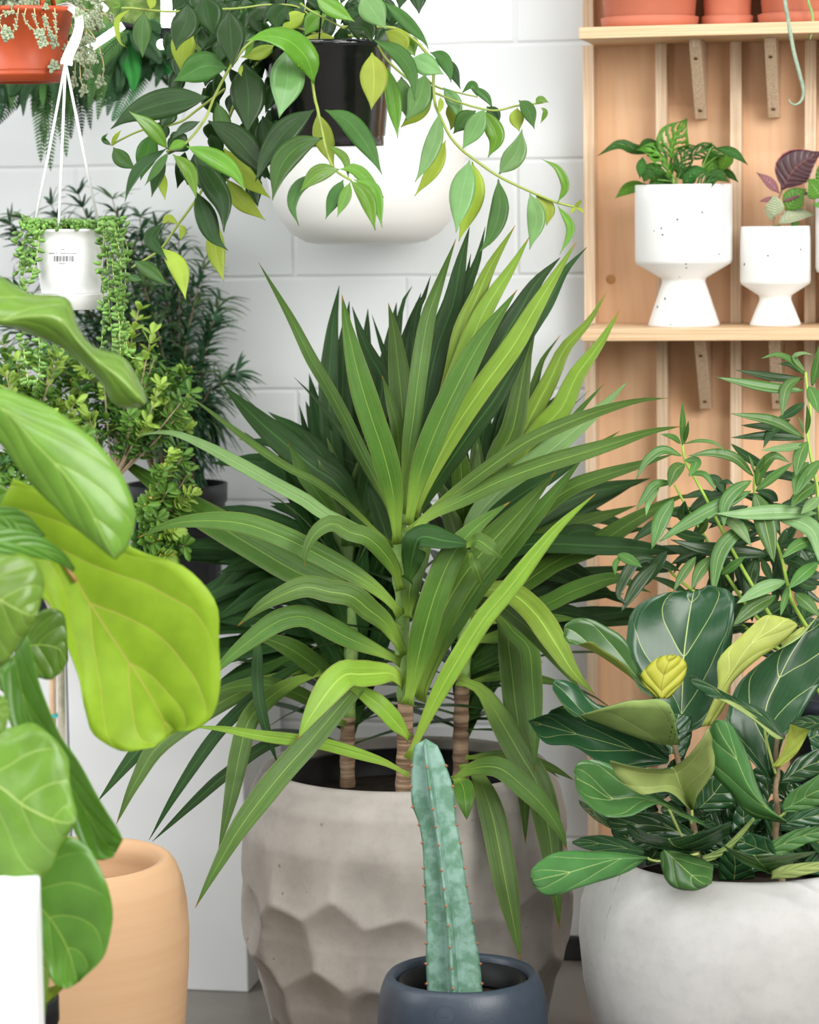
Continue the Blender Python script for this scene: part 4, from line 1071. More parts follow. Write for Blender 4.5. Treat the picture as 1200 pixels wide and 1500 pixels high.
BL = [
 # top, rippled
 ([((-60,385),(-60,455),(-60,470)),((0,405),(0,468),(0,476)),((45,430),(45,463),(45,490)),((97,436),(85,466),(85,506)),((115,480),(115,500),(118,532)),((138,508),(145,530),(150,562)),((180,523),(175,552),(165,590)),((205,560),(200,578),(185,598)),((216,588),(212,592),(205,597))], 3.3, 3.36, BG, dict(dl=.03, dr=.01, mid=-.02)),
 # large glossy
 ([((-70,552),(-70,566),(-70,580)),((10,570),(5,600),(0,650)),((75,598),(50,648),(33,695)),((133,640),(95,695),(75,738)),((175,690),(128,740),(105,768)),((198,745),(150,785),(135,793)),((190,795),(163,808),(152,808)),((170,820),(168,819),(165,818))], 3.22, 3.25, BG, dict(lift=-.02)),
 # lime underside, backlit
 ([((-30,800),(-10,760),(20,700)),((40,860),(60,800),(95,735)),((75,890),(105,842),(190,800)),((95,935),(130,882),(270,830)),((115,995),(160,928),(315,885)),((125,1040),(190,972),(323,960)),((140,1080),(222,1022),(318,1030)),((180,1100),(240,1055),(295,1065)),((225,1095),(252,1075),(262,1072))], 3.40, 3.46, [Bg, Bu], dict(lift=.02, under=True)),
 ([((-80,800),(-80,860),(-80,960)),((0,812),(-20,870),(-20,975)),((45,815),(20,890),(10,970)),((64,850),(40,900),(30,940)),((60,880),(55,900),(50,915))], 3.18, 3.2, BG, dict(lift=-.02)),
 ([((-60,765),(-60,790),(-60,815)),((0,772),(0,795),(0,812)),((50,782),(45,800),(40,816)),((90,806),(85,815),(78,822)),((110,832),(109,835),(107,838))], 3.22, 3.3, BD, dict()),
 ([((-60,730),(-60,750),(-60,775)),((0,740),(0,755),(0,778)),((35,750),(30,770),(25,788)),((68,785),(60,787),(50,792))], 3.3, 3.3, BD, dict()),
 ([((22,954),(22,957),(24,960)),((58,897),(50,945),(45,985)),((93,900),(85,950),(70,996)),((100,965),(97,972),(90,985))], 3.38, 3.4, BD, dict()),
 ([((40,930),(20,960),(0,980)),((58,1000),(40,1040),(15,1060)),((87,1075),(70,1095),(50,1110)),((112,1110),(100,1145),(90,1160)),((145,1170),(130,1195),(110,1220)),((170,1210),(155,1235),(140,1258)),((180,1230),(172,1245),(165,1256))], 3.34, 3.3, BD, dict(dl=-.03)),
 ([((-70,1040),(-70,1130),(-70,1300)),((0,1065),(-5,1150),(-5,1325)),((55,1062),(35,1180),(30,1305)),((97,1105),(75,1200),(70,1280)),((103,1150),(95,1205),(85,1250)),((114,1195),(110,1205),(105,1215))], 3.2, 3.18, BG, dict(lift=-.02, wave=.03)),
 ([((60,1260),(25,1290),(10,1310)),((105,1225),(50,1320),(40,1335)),((142,1262),(75,1348),(55,1375)),((164,1325),(97,1385),(70,1425)),((155,1395),(108,1420),(85,1445)),((118,1436),(112,1441),(100,1448))], 3.26, 3.28, BD, dict(lift=.01)),
 ([((-20,1320),(-30,1340),(-40,1360)),((30,1315),(0,1360),(-20,1400)),((55,1370),(40,1420),(20,1450)),((72,1420),(60,1460),(40,1490)),((66,1490),(58,1510),(50,1520))], 3.22, 3.24, BG, dict()),
 ([((65,1462),(66,1466),(68,1470)),((72,1447),(77,1452),(82,1458)),((88,1442),(90,1446),(92,1449))], 3.28, 3.3, [Bu, Bu], dict()),
 ([((-40,1010),(-40,1040),(-40,1080)),((5,1020),(0,1045),(-5,1075)),((15,1045),(12,1055),(8,1070))], 3.2, 3.2, BG, dict()),
 ([((-40,930),(-40,960),(-40,990)),((10,965),(5,985),(0,1010)),((30,990),(20,1010),(10,1030))], 3.4, 3.4, BD, dict()),
 ([((-40,690),(-40,740),(-40,790)),((10,715),(10,760),(10,800)),((50,740),(45,775),(40,800))], 3.46, 3.46, BD, dict()),
]
for rows, d0, d1, mm, kw in BL:
    fig(rows, d0, d1, mm, figl, None, nr=36, nc=17, **kw)
M_pet = plain('brown_petiole', hx('#9a7a45'), 0.5, 0.3)
for a, d in ((((70,760),(88,815),(105,842),(112,852)), 3.41), (((60,1240),(20,1290)), 3.3)):
    mb = MB(); mb.tube(cr([P(x, y, d) for x, y in a], 10), 0.0032, 8); mb.build('petiole', M_pet, figl)
# ================================================================== hanging things
# white wall planter
wb = W(537, 357, 0.185); kW = mpp((wb-CAM).dot(FWD))
M_bowl = plain('white_gloss_bowl', hx('#f0efeb'), 0.35, 0.45)
wz = W(640, 190, 0.185).z-wb.z
bowl = thing('wall_planter', wb, 'rounded white bowl planter on the wall behind the hanging black pot', 'planter')
pr = [(0.001, 0)]+[(r*kW, wz*t) for r, t in ((70, 0.0), (88, 0.02), (108, 0.09), (126, 0.22), (138, 0.40), (145, 0.62), (148, 0.85), (148.5, 1.0))]
pr += [(146*kW, wz+0.001), (143*kW, wz-0.004), (138*kW, wz*0.5), (0.001, wz*0.3)]
mb = MB(); mb.lathe(wb, pr, 90); mb.build('bowl', M_bowl, bowl)
mb = MB(); mb.lathe(wb, [(141*kW, wz-0.03), (0.001, wz-0.02)], 40); mb.build('soil', M_soil, bowl)
mb = MB(); mb.box(wb.x-0.05, wb.x+0.05, -0.06, -0.001, wb.z+wz*0.55, wb.z+wz*0.9); bevelled(mb.build('wall_bracket', M_bowl, bowl, False), 0.003)

# black nursery pot with the trailing vine
HD = 4.0
hp = P(483, 215, HD); kH = mpp(HD); hzt = P(483, 64, HD).z-hp.z
hoya = thing('hanging_vine', hp, 'leafy trailing vine in a glossy black nursery pot hanging before the white bowl', 'hanging plant')
M_gblack = plain('glossy_black_plastic', hx('#121316'), 0.14, 0.8, 25, 0.3, 0.0012, 9)
pr = [(0.001, 0.0), (79*kH, 0.0), (80*kH, 0.002), (80*kH, 14*kH), (82*kH, 15*kH), (93*kH, hzt-26*kH), (95.5*kH, hzt-25*kH), (97*kH, hzt-10*kH), (100*kH, hzt-9*kH), (101*kH, hzt), (98*kH, hzt), (94*kH, hzt-10*kH), (78*kH, 0.006), (0.001, 0.006)]
mb = MB(); mb.lathe(hp, pr, 80); mb.build('nursery_pot', M_gblack, hoya)
mb = MB(); mb.lathe(hp, [(94*kH, hzt-0.014), (0.001, hzt-0.01)], 40); mb.build('soil', M_soil, hoya)
hc = hp+Vector((0, 0, hzt))
apex = P(505, -420, HD)
for a in (0.6, 2.7, 4.8):
    mb = MB(); mb.tube([hc+Vector((math.cos(a)*97*kH, math.sin(a)*97*kH, -0.004)), apex], 0.0014, 6); mb.build('hanger_wire', M_black, hoya)
mb = MB(); mb.tube([apex, apex+Vector((0, 0, 0.05)), apex+Vector((0.02, 0, 0.085)), apex+Vector((0.04, 0, 0.06))], 0.002, 6); mb.build('hook', M_black, hoya)

HG = leaf_mat('vine_green', hx('#315f27'), hx('#4f8138'), 0.27, 0, mid=0.035, transl=0.14, spec=0.22, puff=0.0008)
HB = leaf_mat('vine_bright', hx('#508829'), hx('#7db044'), 0.24, 0, mid=0.04, transl=0.24, puff=0.0008)
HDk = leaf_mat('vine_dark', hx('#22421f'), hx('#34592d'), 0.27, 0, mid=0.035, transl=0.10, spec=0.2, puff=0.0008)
HL = leaf_mat('vine_lime', hx('#93b33c'), hx('#abc457'), 0.4, 0, mid=0.035, transl=0.34, puff=0.0008)
HP = leaf_mat('vine_pale', hx('#5c8c50'), hx('#79a365'), 0.28, 0, mid=0.035, transl=0.18, puff=0.0008)
hG, hB, hD, hL, hP = [HG, HL], [HB, HL], [HDk, HL], [HL, HB], [HP, HL]
M_vine = plain('vine_stem', hx('#8a9a4a'), 0.5, 0.3)
def poly(pts, d0, d1): return [P(x, y, d0+(d1-d0)*i/(len(pts)-1)) for i, (x, y) in enumerate(pts)]
for pts, d0, d1, r in (
 ([(178,12),(193,12),(220,15),(255,17),(300,14),(337,13),(360,11),(395,7),(440,12),(475,50)], 3.9, 3.98, 1.6),
 ([(470,52),(420,40),(370,60),(340,95),(315,140),(300,175),(272,210),(250,220),(245,222)], 3.95, 3.82, 2.2),
 ([(440,58),(370,100),(320,215),(300,270),(282,300),(260,330),(237,363),(210,382),(193,392)], 3.98, 3.9, 2.2),
 ([(330,130),(290,160),(260,180),(210,190),(180,203),(163,213)], 3.92, 3.92, 1.8),
 ([(470,55),(456,90),(458,122),(462,147),(465,158),(472,192),(478,220),(488,245),(500,256),(514,264)], 3.9, 3.78, 2.2),
 ([(510,52),(545,58),(567,88),(597,115),(617,128),(642,138),(667,148),(700,158),(727,162),(757,155),(783,152),(797,150)], 3.92, 3.9, 1.8),
 ([(500,40),(567,40),(593,48),(617,68),(625,78),(635,93),(635,117),(636,138),(638,155),(648,177),(658,198),(675,218),(690,230),(730,258),(780,282),(817,297),(842,303)], 3.92, 3.86, 2.2),
 ([(620,110),(640,127),(677,137),(700,142)], 3.94, 3.94, 1.4),
 ([(440,5),(452,14),(478,28),(505,42)], 3.84, 3.86, 1.5)):
    mb = MB(); c = cr(poly(pts, d0, d1), 40); mb.tube(c, [r*kH*(1.15-0.35*i/39) for i in range(40)], 7); mb.build('vine', M_vine, hoya)
HL_ = [
 ([(211,17),(208,50),(209,85)],28,3.88,3.86,hG,{}),
 ([(275,5),(273,30),(262,55),(258,74)],40,3.86,3.84,hD,{}),
 ([(270,34),(268,70),(266,109)],36,3.9,3.9,hL,{}),
 ([(335,15),(338,50),(341,99)],43,3.84,3.82,hD,{}),
 ([(333,100),(300,97),(272,110),(254,119)],45,3.85,3.85,hG,{}),
 ([(306,142),(247,150),(192,168),(162,189)],44,3.84,3.82,hD,{}),
 ([(246,219),(222,188),(189,163)],23,3.81,3.78,hB,{}),
 ([(272,207),(260,212),(247,218)],15,3.82,3.8,hB,{}),
 ([(293,178),(270,188),(252,204)],14,3.84,3.82,hD,{}),
 ([(245,217),(207,243),(190,272),(183,296)],17,3.82,3.79,hD,{}),
 ([(247,223),(230,247),(212,272)],14,3.81,3.79,hG,{}),
 ([(241,228),(230,258),(222,289)],20,3.83,3.81,hD,{}),
 ([(235,247),(238,268),(242,294)],15,3.84,3.83,hL,{}),
 ([(253,226),(277,250),(288,292)],22,3.8,3.78,hB,{}),
 ([(273,214),(317,233),(347,257),(359,281)],28,3.8,3.77,hB,{}),
 ([(286,225),(310,267),(327,300),(328,341)],36,3.84,3.82,hD,{}),
 ([(305,177),(343,200),(372,232),(401,268)],40,3.85,3.83,hD,{}),
 ([(328,217),(357,257),(397,291)],30,3.9,3.88,hL,{}),
 ([(332,262),(353,293),(389,323)],28,3.91,3.9,hL,{}),
 ([(287,280),(300,313),(313,347),(334,367)],32,3.85,3.83,hD,{}),
 ([(317,325),(316,367),(328,413)],28,3.9,3.89,hL,{}),
 ([(238,327),(221,350),(245,381)],22,3.87,3.85,hD,{}),
 ([(237,363),(262,393),(272,439)],28,3.86,3.84,hL,{}),
 ([(196,382),(220,397),(246,419)],22,3.87,3.85,hG,{}),
 ([(188,405),(210,411)],12,3.88,3.87,hG,{}),
 ([(238,328),(247,320),(262,329)],12,3.87,3.87,hL,{}),
 ([(262,329),(268,338),(264,352)],11,3.87,3.87,hL,{}),
 ([(224,195),(215,225),(206,264)],32,3.93,3.92,hG,{}),
 ([(166,216),(180,235),(199,248)],24,3.92,3.91,hG,{}),
 ([(163,213),(152,204),(158,195)],8,3.92,3.91,hG,{}),
 ([(163,212),(170,200),(178,190)],7,3.92,3.91,hL,{}),
 ([(460,123),(450,87),(423,60),(390,53),(361,60)],38,3.86,3.8,hB,dict(tilt=.7, fold=.06, cup=-.05)),
 ([(420,70),(421,117),(409,173)],52,3.88,3.84,hP,{}),
 ([(358,92),(364,142),(362,196)],54,3.88,3.86,hD,{}),
 ([(461,160),(423,188),(392,228),(374,266)],38,3.83,3.8,hD,{}),
 ([(473,202),(437,215),(411,245),(399,294)],37,3.81,3.78,hG,{}),
 ([(476,161),(510,178),(540,217),(560,256)],32,3.82,3.8,hG,{}),
 ([(497,248),(467,254),(439,281)],26,3.79,3.77,hB,{}),
 ([(480,254),(440,272),(428,300),(438,331)],20,3.8,3.78,hG,{}),
 ([(503,263),(490,290),(477,321)],22,3.79,3.78,hG,{}),
 ([(513,267),(505,290),(494,318)],18,3.78,3.77,hB,{}),
 ([(513,264),(537,290),(550,338)],24,3.78,3.77,hB,{}),
 ([(518,263),(547,277),(560,334)],20,3.79,3.78,hB,{}),
 ([(498,248),(523,250),(563,290)],20,3.8,3.79,hB,{}),
 ([(481,213),(505,232),(511,263)],13,3.81,3.8,hB,{}),
 ([(465,165),(475,205),(490,246)],30,3.86,3.85,hL,{}),
 ([(545,77),(548,117),(544,161)],42,3.84,3.82,hL,{}),
 ([(568,98),(577,150),(583,204)],24,3.88,3.87,hB,{}),
 ([(547,58),(583,78),(603,108),(608,148)],25,3.84,3.82,hG,{}),
 ([(603,85),(622,94),(650,109)],32,3.84,3.84,hP,{}),
 ([(630,77),(647,83),(657,102),(661,121)],20,3.88,3.87,hG,{}),
 ([(636,86),(660,100),(675,131)],19,3.9,3.89,hD,{}),
 ([(563,3),(583,20),(605,42),(621,59),(628,72)],20,3.86,3.84,hG,{}),
 ([(530,-8),(546,15),(566,43)],40,3.83,3.82,hP,{}),
 ([(572,38),(577,28),(584,15)],13,3.88,3.88,hD,{}),
 ([(565,46),(588,60),(594,80)],28,3.9,3.9,hL,{}),
 ([(592,52),(600,68),(608,82)],30,3.92,3.92,hB,{}),
 ([(588,112),(590,140),(596,173)],28,3.92,3.92,hP,{}),
 ([(623,108),(613,147),(594,177)],38,3.9,3.9,hP,{}),
 ([(630,130),(612,163),(587,187)],28,3.96,3.96,hL,{}),
 ([(645,142),(646,155),(642,168)],9,3.88,3.87,hL,{}),
 ([(643,166),(638,200),(623,240),(608,267)],26,3.86,3.84,hP,{}),
 ([(653,205),(637,245),(607,288)],22,3.88,3.87,hL,{}),
 ([(688,235),(677,283),(668,341)],38,3.84,3.82,hP,{}),
 ([(692,237),(694,283),(672,354)],34,3.88,3.88,hL,{}),
 ([(730,262),(732,307),(719,347),(701,371)],28,3.85,3.83,hG,{}),
 ([(731,255),(757,223),(765,189)],32,3.87,3.87,hP,{}),
 ([(776,283),(786,320),(776,366)],28,3.85,3.84,hP,{}),
 ([(785,285),(803,307),(801,331)],22,3.87,3.87,hL,{}),
 ([(817,297),(828,273),(817,247),(794,233)],13,3.86,3.86,hB,{}),
 ([(817,301),(836,335),(820,373)],13,3.86,3.85,hB,{}),
 ([(842,303),(850,296),(852,292)],6,3.86,3.85,hL,{}),
 ([(842,303),(852,308),(855,314)],6,3.86,3.85,hL,{}),
 ([(842,303),(838,310),(836,313)],6,3.86,3.85,hL,{}),
 ([(710,159),(693,193),(677,219)],30,3.88,3.88,hP,{}),
 ([(707,161),(727,200),(715,231)],28,3.89,3.89,hB,{}),
 ([(697,162),(680,177),(664,196)],28,3.91,3.91,hG,{}),
 ([(713,156),(724,168),(731,183)],20,3.92,3.92,hD,{}),
 ([(760,147),(773,160),(783,189)],22,3.89,3.88,hG,{}),
 ([(758,158),(757,175),(761,193)],22,3.9,3.9,hL,{}),
 ([(785,152),(792,146),(804,150)],11,3.9,3.9,hB,{}),
 ([(793,157),(799,165),(792,181)],8,3.9,3.9,hB,{}),
 ([(700,142),(692,124),(676,137)],12,3.94,3.94,hG,{}),
 ([(692,127),(712,142),(722,159)],13,3.94,3.94,hG,{}),
 ([(650,128),(667,153),(673,178)],22,3.92,3.92,hP,{}),
 ([(662,145),(666,170),(660,191)],26,3.94,3.94,hL,{}),
 ([(420,8),(407,24),(404,44)],38,3.88,3.88,hD,{}),
 ([(388,12),(374,30),(384,52)],26,3.92,3.92,hD,{}),
 ([(447,20),(430,30),(412,46)],26,3.92,3.92,hL,{}),
 ([(462,-5),(490,14),(520,32)],26,3.85,3.83,hB,{}),
 ([(478,22),(462,30),(446,52)],30,3.9,3.9,hB,{}),
 ([(490,55),(465,60),(438,58)],24,3.9,3.9,hL,{}),
 ([(508,40),(535,42),(545,62)],40,3.88,3.88,hD,{}),
 ([(372,62),(366,70),(358,84)],9,3.84,3.84,hB,{}),
 ([(402,66),(380,78),(352,84)],20,3.86,3.85,hL,{}),
 ([(355,95),(352,105),(354,112)],7,3.86,3.86,hL,{}),
 ([(350,60),(340,75),(330,110)],26,3.93,3.93,hL,{}),
 ([(300,-6),(305,20),(312,52)],44,3.93,3.93,hD,{}),
 ([(318,150),(326,180),(340,215)],26,3.88,3.87,hG,{}),
 ([(385,170),(392,200),(400,235)],36,3.9,3.9,hD,{}),
 ([(163,12),(172,8),(166,-4)],10,3.9,3.9,hB,{}),
 ([(190,14),(172,30),(175,60),(186,70)],9,3.9,3.9,hL,{}),
 ([(220,14),(222,4),(220,-14)],14,3.9,3.9,hL,{}),
]
for pts, w, d0, d1, mm, op in HL_:
    op = dict(op); op.setdefault('tilt', .35); op.setdefault('fold', .22); op.setdefault('cup', -.18)
    put('leaf', leafpx(pts, w, d0, d1, kind='ellip', nr=18, nc=7, wave=.01, **op), mm, hoya)
mb = MB()
for i in range(95):
    x, y = R.gauss(420, 95), R.uniform(-40, 62)
    if x < 250 or x > 610: continue
    if y > 40 and x > 440: y -= 25
    a = R.uniform(0.6, 2.5); L = R.uniform(30, 55)
    d = R.uniform(3.93, 4.12)
    mb.add(*leafpx([(x, y), (x+L*.5*math.cos(a), y+L*.45*math.sin(a)), (x+L*math.cos(a), y+L*math.sin(a))], R.uniform(22, 36), d, d-0.01, kind='ellip', nr=9, nc=5, fold=.2, roll=R.uniform(-.7, .7)))
for i in range(90):
    x, y = R.uniform(225, 405), R.uniform(30, 265)
    if x < 270 and y > 190: continue
    if y > 200 and x > 380: continue
    a = R.uniform(1.0, 2.3); L = R.uniform(34, 58); d = R.uniform(3.9, 4.02)
    if x < 300 and R.random() < 0.5: continue
    mb.add(*leafpx([(x, y), (x+L*.5*math.cos(a), y+L*.45*math.sin(a)), (x+L*math.cos(a), y+L*math.sin(a))], R.uniform(24, 36), d, d-0.01, kind='ellip', nr=9, nc=5, fold=.2, roll=R.uniform(-.7, .7)))
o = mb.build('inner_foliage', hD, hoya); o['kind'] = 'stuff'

# orange pot with the grey succulent
OD = 4.15; kO = mpp(OD)
ob = P(36, 121, OD); ozt = P(36, 14, OD).z-ob.z
org = thing('hanging_succulent', ob, 'grey-green trailing succulent in the orange plastic pot, top left corner', 'hanging plant')
M_orange = plain('orange_plastic', hx('#b9502c'), 0.42, 0.4)
pr = [(0.001, 4*kO), (44*kO, 4*kO), (46*kO, 0), (53*kO, 0), (55*kO, 8*kO), (57*kO, 9*kO), (57*kO, 13*kO), (56*kO, 14*kO), (58*kO, 17*kO), (58*kO, 19*kO), (57*kO, 20*kO), (68*kO, ozt-27*kO), (70*kO, ozt-26*kO), (73*kO, ozt-8*kO), (77*kO, ozt-7*kO), (78*kO, ozt), (73*kO, ozt), (64*kO, ozt-20*kO), (0.001, ozt-20*kO)]
mb = MB(); mb.lathe(ob, pr, 70, fn=lambda r, z, a: r); mb.build('pot_body', M_orange, org)
mb = MB(); mb.lathe(ob, [(69*kO, ozt-12*kO), (0.001, ozt-9*kO)], 40); mb.build('soil', M_soil, org)
q0 = P(62, 22, OD-0.075)
mb = MB(); 
for sx in (-1, 1):
    pass
mb.tube([q0, P(62, -30, OD-0.07), P(50, -140, OD-0.02), P(36, -190, OD)], [0.0045, 0.0045, 0.004, 0.003], 6)
mb.tube([P(-30, 20, OD+.03), P(-10, -100, OD+.02), P(36, -190, OD)], 0.004, 6)
mb.tube([P(80, 16, OD+.05), P(60, -100, OD+.02), P(36, -190, OD)], 0.004, 6)
mb.build('hanger', M_orange, org)
SU = leaf_mat('succulent_grey', hx('#aebfa0'), None, 0.5, transl=0.2)
SU2 = leaf_mat('succulent_green', hx('#8fb37a'), None, 0.5, transl=0.2)
M_sst = plain('succulent_stem', hx('#d7b98c'), 0.6, 0.3)
def rosette(mbd, c, r, n=9, axis=None):
    axis = (axis or Vector((R.uniform(-.5, .5), -1, R.uniform(-.3, .6)))).normalized()
    e1 = axis.orthogonal().normalized(); e2 = axis.cross(e1)
    for i in range(n):
        a = i*2.4; q = r*(0.55+0.45*i/n)
        d = (e1*math.cos(a)+e2*math.sin(a)+axis*(0.9-0.8*i/n)).normalized()
        tip = c+d*q; s = d.cross(axis).normalized()
        mbd.add(*sheet(ribbon([c, c+d*q*.5+axis*q*.1, tip], q*0.55, lambda p, t, u: s, 'obov', 6, 3, .1), 0.0012))
sm, fm = MB(), MB()
trails = [
 ([(20,15),(-2,25),(3,40),(10,47)],4.04), ([(27,12),(25,30),(22,42),(12,50)],4.04), ([(38,12),(36,27),(45,40),(58,50)],4.03), ([(50,12),(53,32),(60,50),(62,65)],4.03), ([(66,20),(66,40),(63,60)],4.03), ([(66,20),(72,42),(76,50)],4.03),
 ([(80,12),(82,35),(82,62)],4.05), ([(98,20),(108,45),(118,60),(117,95),(119,120),(125,133)],4.14), ([(105,10),(118,50),(122,90),(128,108)],4.14), ([(110,20),(135,50),(147,75),(152,100),(148,120)],4.16), ([(108,5),(128,15),(150,20),(165,26)],4.16), ([(100,60),(92,92),(80,98)],4.1),
 ([(112,20),(112,60),(110,100),(110,122)],4.15), ([(118,10),(125,40),(133,80),(130,110)],4.16)]
for pts, d in trails:
    c = cr([P(x, y, d) for x, y in pts], 20); sm.tube(c, 0.0009, 5)
    rosette(fm, c[-1], R.uniform(.010, .015), 9)
    for q in range(4, 19, 4): rosette(fm, c[q], R.uniform(.005, .009), 4)
for i in range(210):
    x = R.uniform(-45, 118); y = R.uniform(-50, 16)
    if x > 70: y = R.uniform(-40, 95); x = R.uniform(100, 150)-(y>40)*8
    rosette(fm, P(x, y, R.uniform(4.06, 4.22)), R.uniform(.009, .016), 8)
sm.build('trailing_stems', M_sst, org); o = fm.build('succulent_foliage', [SU, SU2], org); o['kind'] = 'stuff'

# white pot hooked onto the orange pot
WD = 4.02; kP = mpp(WD)
pb = P(104, 430, WD)
pz = P(104, 335, WD).z-pb.z
wpot = thing('hanging_bead_plant', pb, 'string of teardrop beads in a white plastic hanging pot with barcode label', 'hanging plant')
M_wplastic = plain('white_plastic', hx('#f6f6f5'), 0.4, 0.4)
pr = [(0.001, 0), (41*kP, 0), (43*kP, 0.002), (47*kP, pz*0.35), (50.5*kP, pz*0.8), (51*kP, pz-5*kP), (53*kP, pz-4*kP), (53*kP, pz), (50*kP, pz), (47*kP, pz-10*kP), (0.001, pz-12*kP)]
mb = MB(); mb.lathe(pb, pr, 70); wbody = mb.build('pot_body', M_wplastic, wpot)
sb = Vector((pb.x, pb.y, pb.z-23*kP))
mb = MB(); mb.lathe(sb, [(0.001, 0), (42*kP, 0), (43*kP, 0.001), (54*kP, 22*kP), (54*kP, 23.2*kP), (51*kP, 23.2*kP), (41*kP, 4*kP), (0.001, 3*kP)], 60); mb.build('saucer', M_wplastic, wpot)
mb = MB(); mb.lathe(pb, [(47*kP, pz-8*kP), (0.001, pz-5*kP)], 30); mb.build('soil', M_soil, wpot)
hk = P(96, 92, 4.0)
for (x, y, d) in ((60, 318, 4.0), (88, 336, WD-0.054), (160, 319, 4.05)):
    a = P(x, y, d)
    v_ = Vector((a.x-pb.x, a.y-pb.y, 0)).normalized()*52*kP
    a = Vector((pb.x+v_.x, pb.y+v_.y, pb.z+pz-0.002))
    mb = MB(); mb.tube([a, a.lerp(hk, .5)+Vector((0, 0, -.003)), hk], 0.0021, 8); mb.build('hanger_strand', M_wplastic, wpot)
mb = MB()
hookp = cr([P(97, 95, 4.0), P(100, 82, 4.01), P(110, 60, 4.03), P(116, 38, 4.05), P(114, 22, 4.07), P(106, 13, 4.09), P(96, 9, 4.11), P(84, 12, 4.12)], 30)
for i in range(30):
    p = hookp[i]; t = (hookp[min(i+1, 29)]-hookp[max(0, i-1)]).normalized()
    V = (CAM-p).normalized(); s = t.cross(V).normalized()
    w = (9.0 if i < 2 else 8.2-3.4*i/29)*kP; th = 0.0022
    b = len(mb.v)
    mb.v += [p-s*w-V*th, p+s*w-V*th, p+s*w+V*th, p+s*w*.7+V*th, p+s*w*.6-V*0, p-s*w*.6-V*0, p-s*w*.7+V*th, p-s*w+V*th]; mb.uv += [(0, 0)]*8
    if i:
        for q in range(8): mb.f.append((b-8+q, b-8+(q+1) % 8, b+(q+1) % 8, b+q)); mb.m.append(0)
mb.f.append(tuple(range(7, -1, -1))); mb.m.append(0); mb.f.append(tuple(range(len(mb.v)-8, len(mb.v)))); mb.m.append(0)
bevelled(mb.build('hook', M_wplastic, wpot), 0.0006)
# price label with a barcode, printed on the pot
M_label = plain('label_paper', hx('#f4f4f4'), 0.5); M_ink = plain('label_ink', hx('#4a4652'), 0.6)
def onpot(px, py, out=0.0004):
    r = ray(px, py)
    for i in range(900):
        q = CAM+r*(3.92+i*0.0002); t = (q.z-pb.z)
        rr = 0
        for (a0, a), (a1, c) in zip(pr[2:6], pr[3:7]):
            if a <= t <= c: rr = a0+(a1-a0)*(t-a)/max(1e-6, c-a)
        if rr and math.hypot(q.x-pb.x, q.y-pb.y) <= rr+out: return q
    return CAM+r*3.97
def patch(mbd, x0, x1, y0, y1, out, n=1):
    b = len(mbd.v)
    for i in range(n+1):
        x = x0+(x1-x0)*i/n
        mbd.v += [onpot(x, y0, out), onpot(x, y1, out)]; mbd.uv += [(0, 0)]*2
    for i in range(n):
        mbd.f.append((b+2*i, b+2*i+1, b+2*i+3, b+2*i+2)); mbd.m.append(0)
mb = MB(); patch(mb, 69, 127, 366, 388, 0.0003, 10); lab = mb.build('label', M_label, wbody)
mb = MB(); x = 79.0
for w, g in zip((1.1, .6, 1.8, .6, 1.2, .6, .6, 1.5, .7, 1.7, .6, 1.0, .6, 1.3, .7), (.9, 1.2, .7, 1.4, .8, 1.5, .9, 1.2, .8, .9, 1.6, 1.1, .9, .8, 1.0)):
    patch(mb, x, x+w, 375, 383, 0.0006); x += w+g
for a, b_, y in ((72, 80, 371.2), (82, 84, 371.2), (89, 97, 371.2), (98, 103, 371.4), (104, 112, 371.4), (90, 94, 365.5), (87, 96, 386)):
    xx = a
    while xx < b_-0.5:
        patch(mb, xx, xx+0.7, y-1.0, y+0.9, 0.0006); patch(mb, xx, xx+1.2, y-.2, y+.2, 0.0006); xx += 1.7
mb.build('barcode', M_ink, lab)
SB = leaf_mat('bead_green', hx('#6fae45'), hx('#b5d470'), 0.3, 0, transl=0.25)
M_sbead = plain('bead_skin', hx('#6a9442'), 0.3, 0.5, 60, 0.5)
M_sstem = plain('bead_stem', hx('#b9cc7a'), 0.5, 0.3)
strands = [
 ([(143,330),(150,350),(148,390),(150,420),(152,455),(150,490),(148,520),(153,540)],3.95), ([(150,330),(155,360),(158,400),(160,450),(165,500),(160,535)],3.94), ([(158,328),(163,360),(166,400),(172,450),(176,490),(176,525)],3.93),
 ([(165,328),(172,360),(174,400),(178,450),(182,500),(186,515)],3.94), ([(172,330),(180,360),(184,400),(182,440),(180,470)],3.96), ([(176,335),(186,360),(188,385)],3.97), ([(168,330),(170,345),(176,375),(178,420)],3.92),
 ([(55,335),(45,355),(38,380),(32,405),(30,425)],3.97), ([(50,332),(38,345),(30,375),(26,400)],3.98), ([(58,335),(56,360),(50,390),(44,410),(34,420)],3.96), ([(45,330),(30,340),(24,360)],3.99), ([(48,330),(36,360),(37,400)],3.98), ([(53,333),(48,370),(42,400)],3.97),
 ([(40,420),(34,460),(34,500),(38,540),(42,568)],3.99), ([(58,440),(57,490),(58,530),(55,555),(48,572)],3.99), ([(168,420),(180,480),(190,520),(200,525)],3.94)]
for pts, d in strands:
    c = cr([P(x, y, d) for x, y in pts], 60); st = MB(); st.tube(c, 0.0009, 5)
    so = st.build('strand', M_sstem, wpot)
    L = sum((a-b).length for a, b in zip(c, c[1:])); nb = max(4, int(L/0.0066)); bm_ = MB()
    for i in range(nb):
        p = c[min(59, int(60*(i+.5)/nb))]; a = R.uniform(0, 2*PI)
        d_ = RT*math.cos(a)*1.0-FWD*abs(math.sin(a))*.6+UP*R.uniform(-.55, .8)
        d_.normalize(); bm_.ball(p+d_*0.0056, 0.0033, 7, 6, d_, 1.95)
    bm_.build('beads', M_sbead, so)
bm_ = MB()
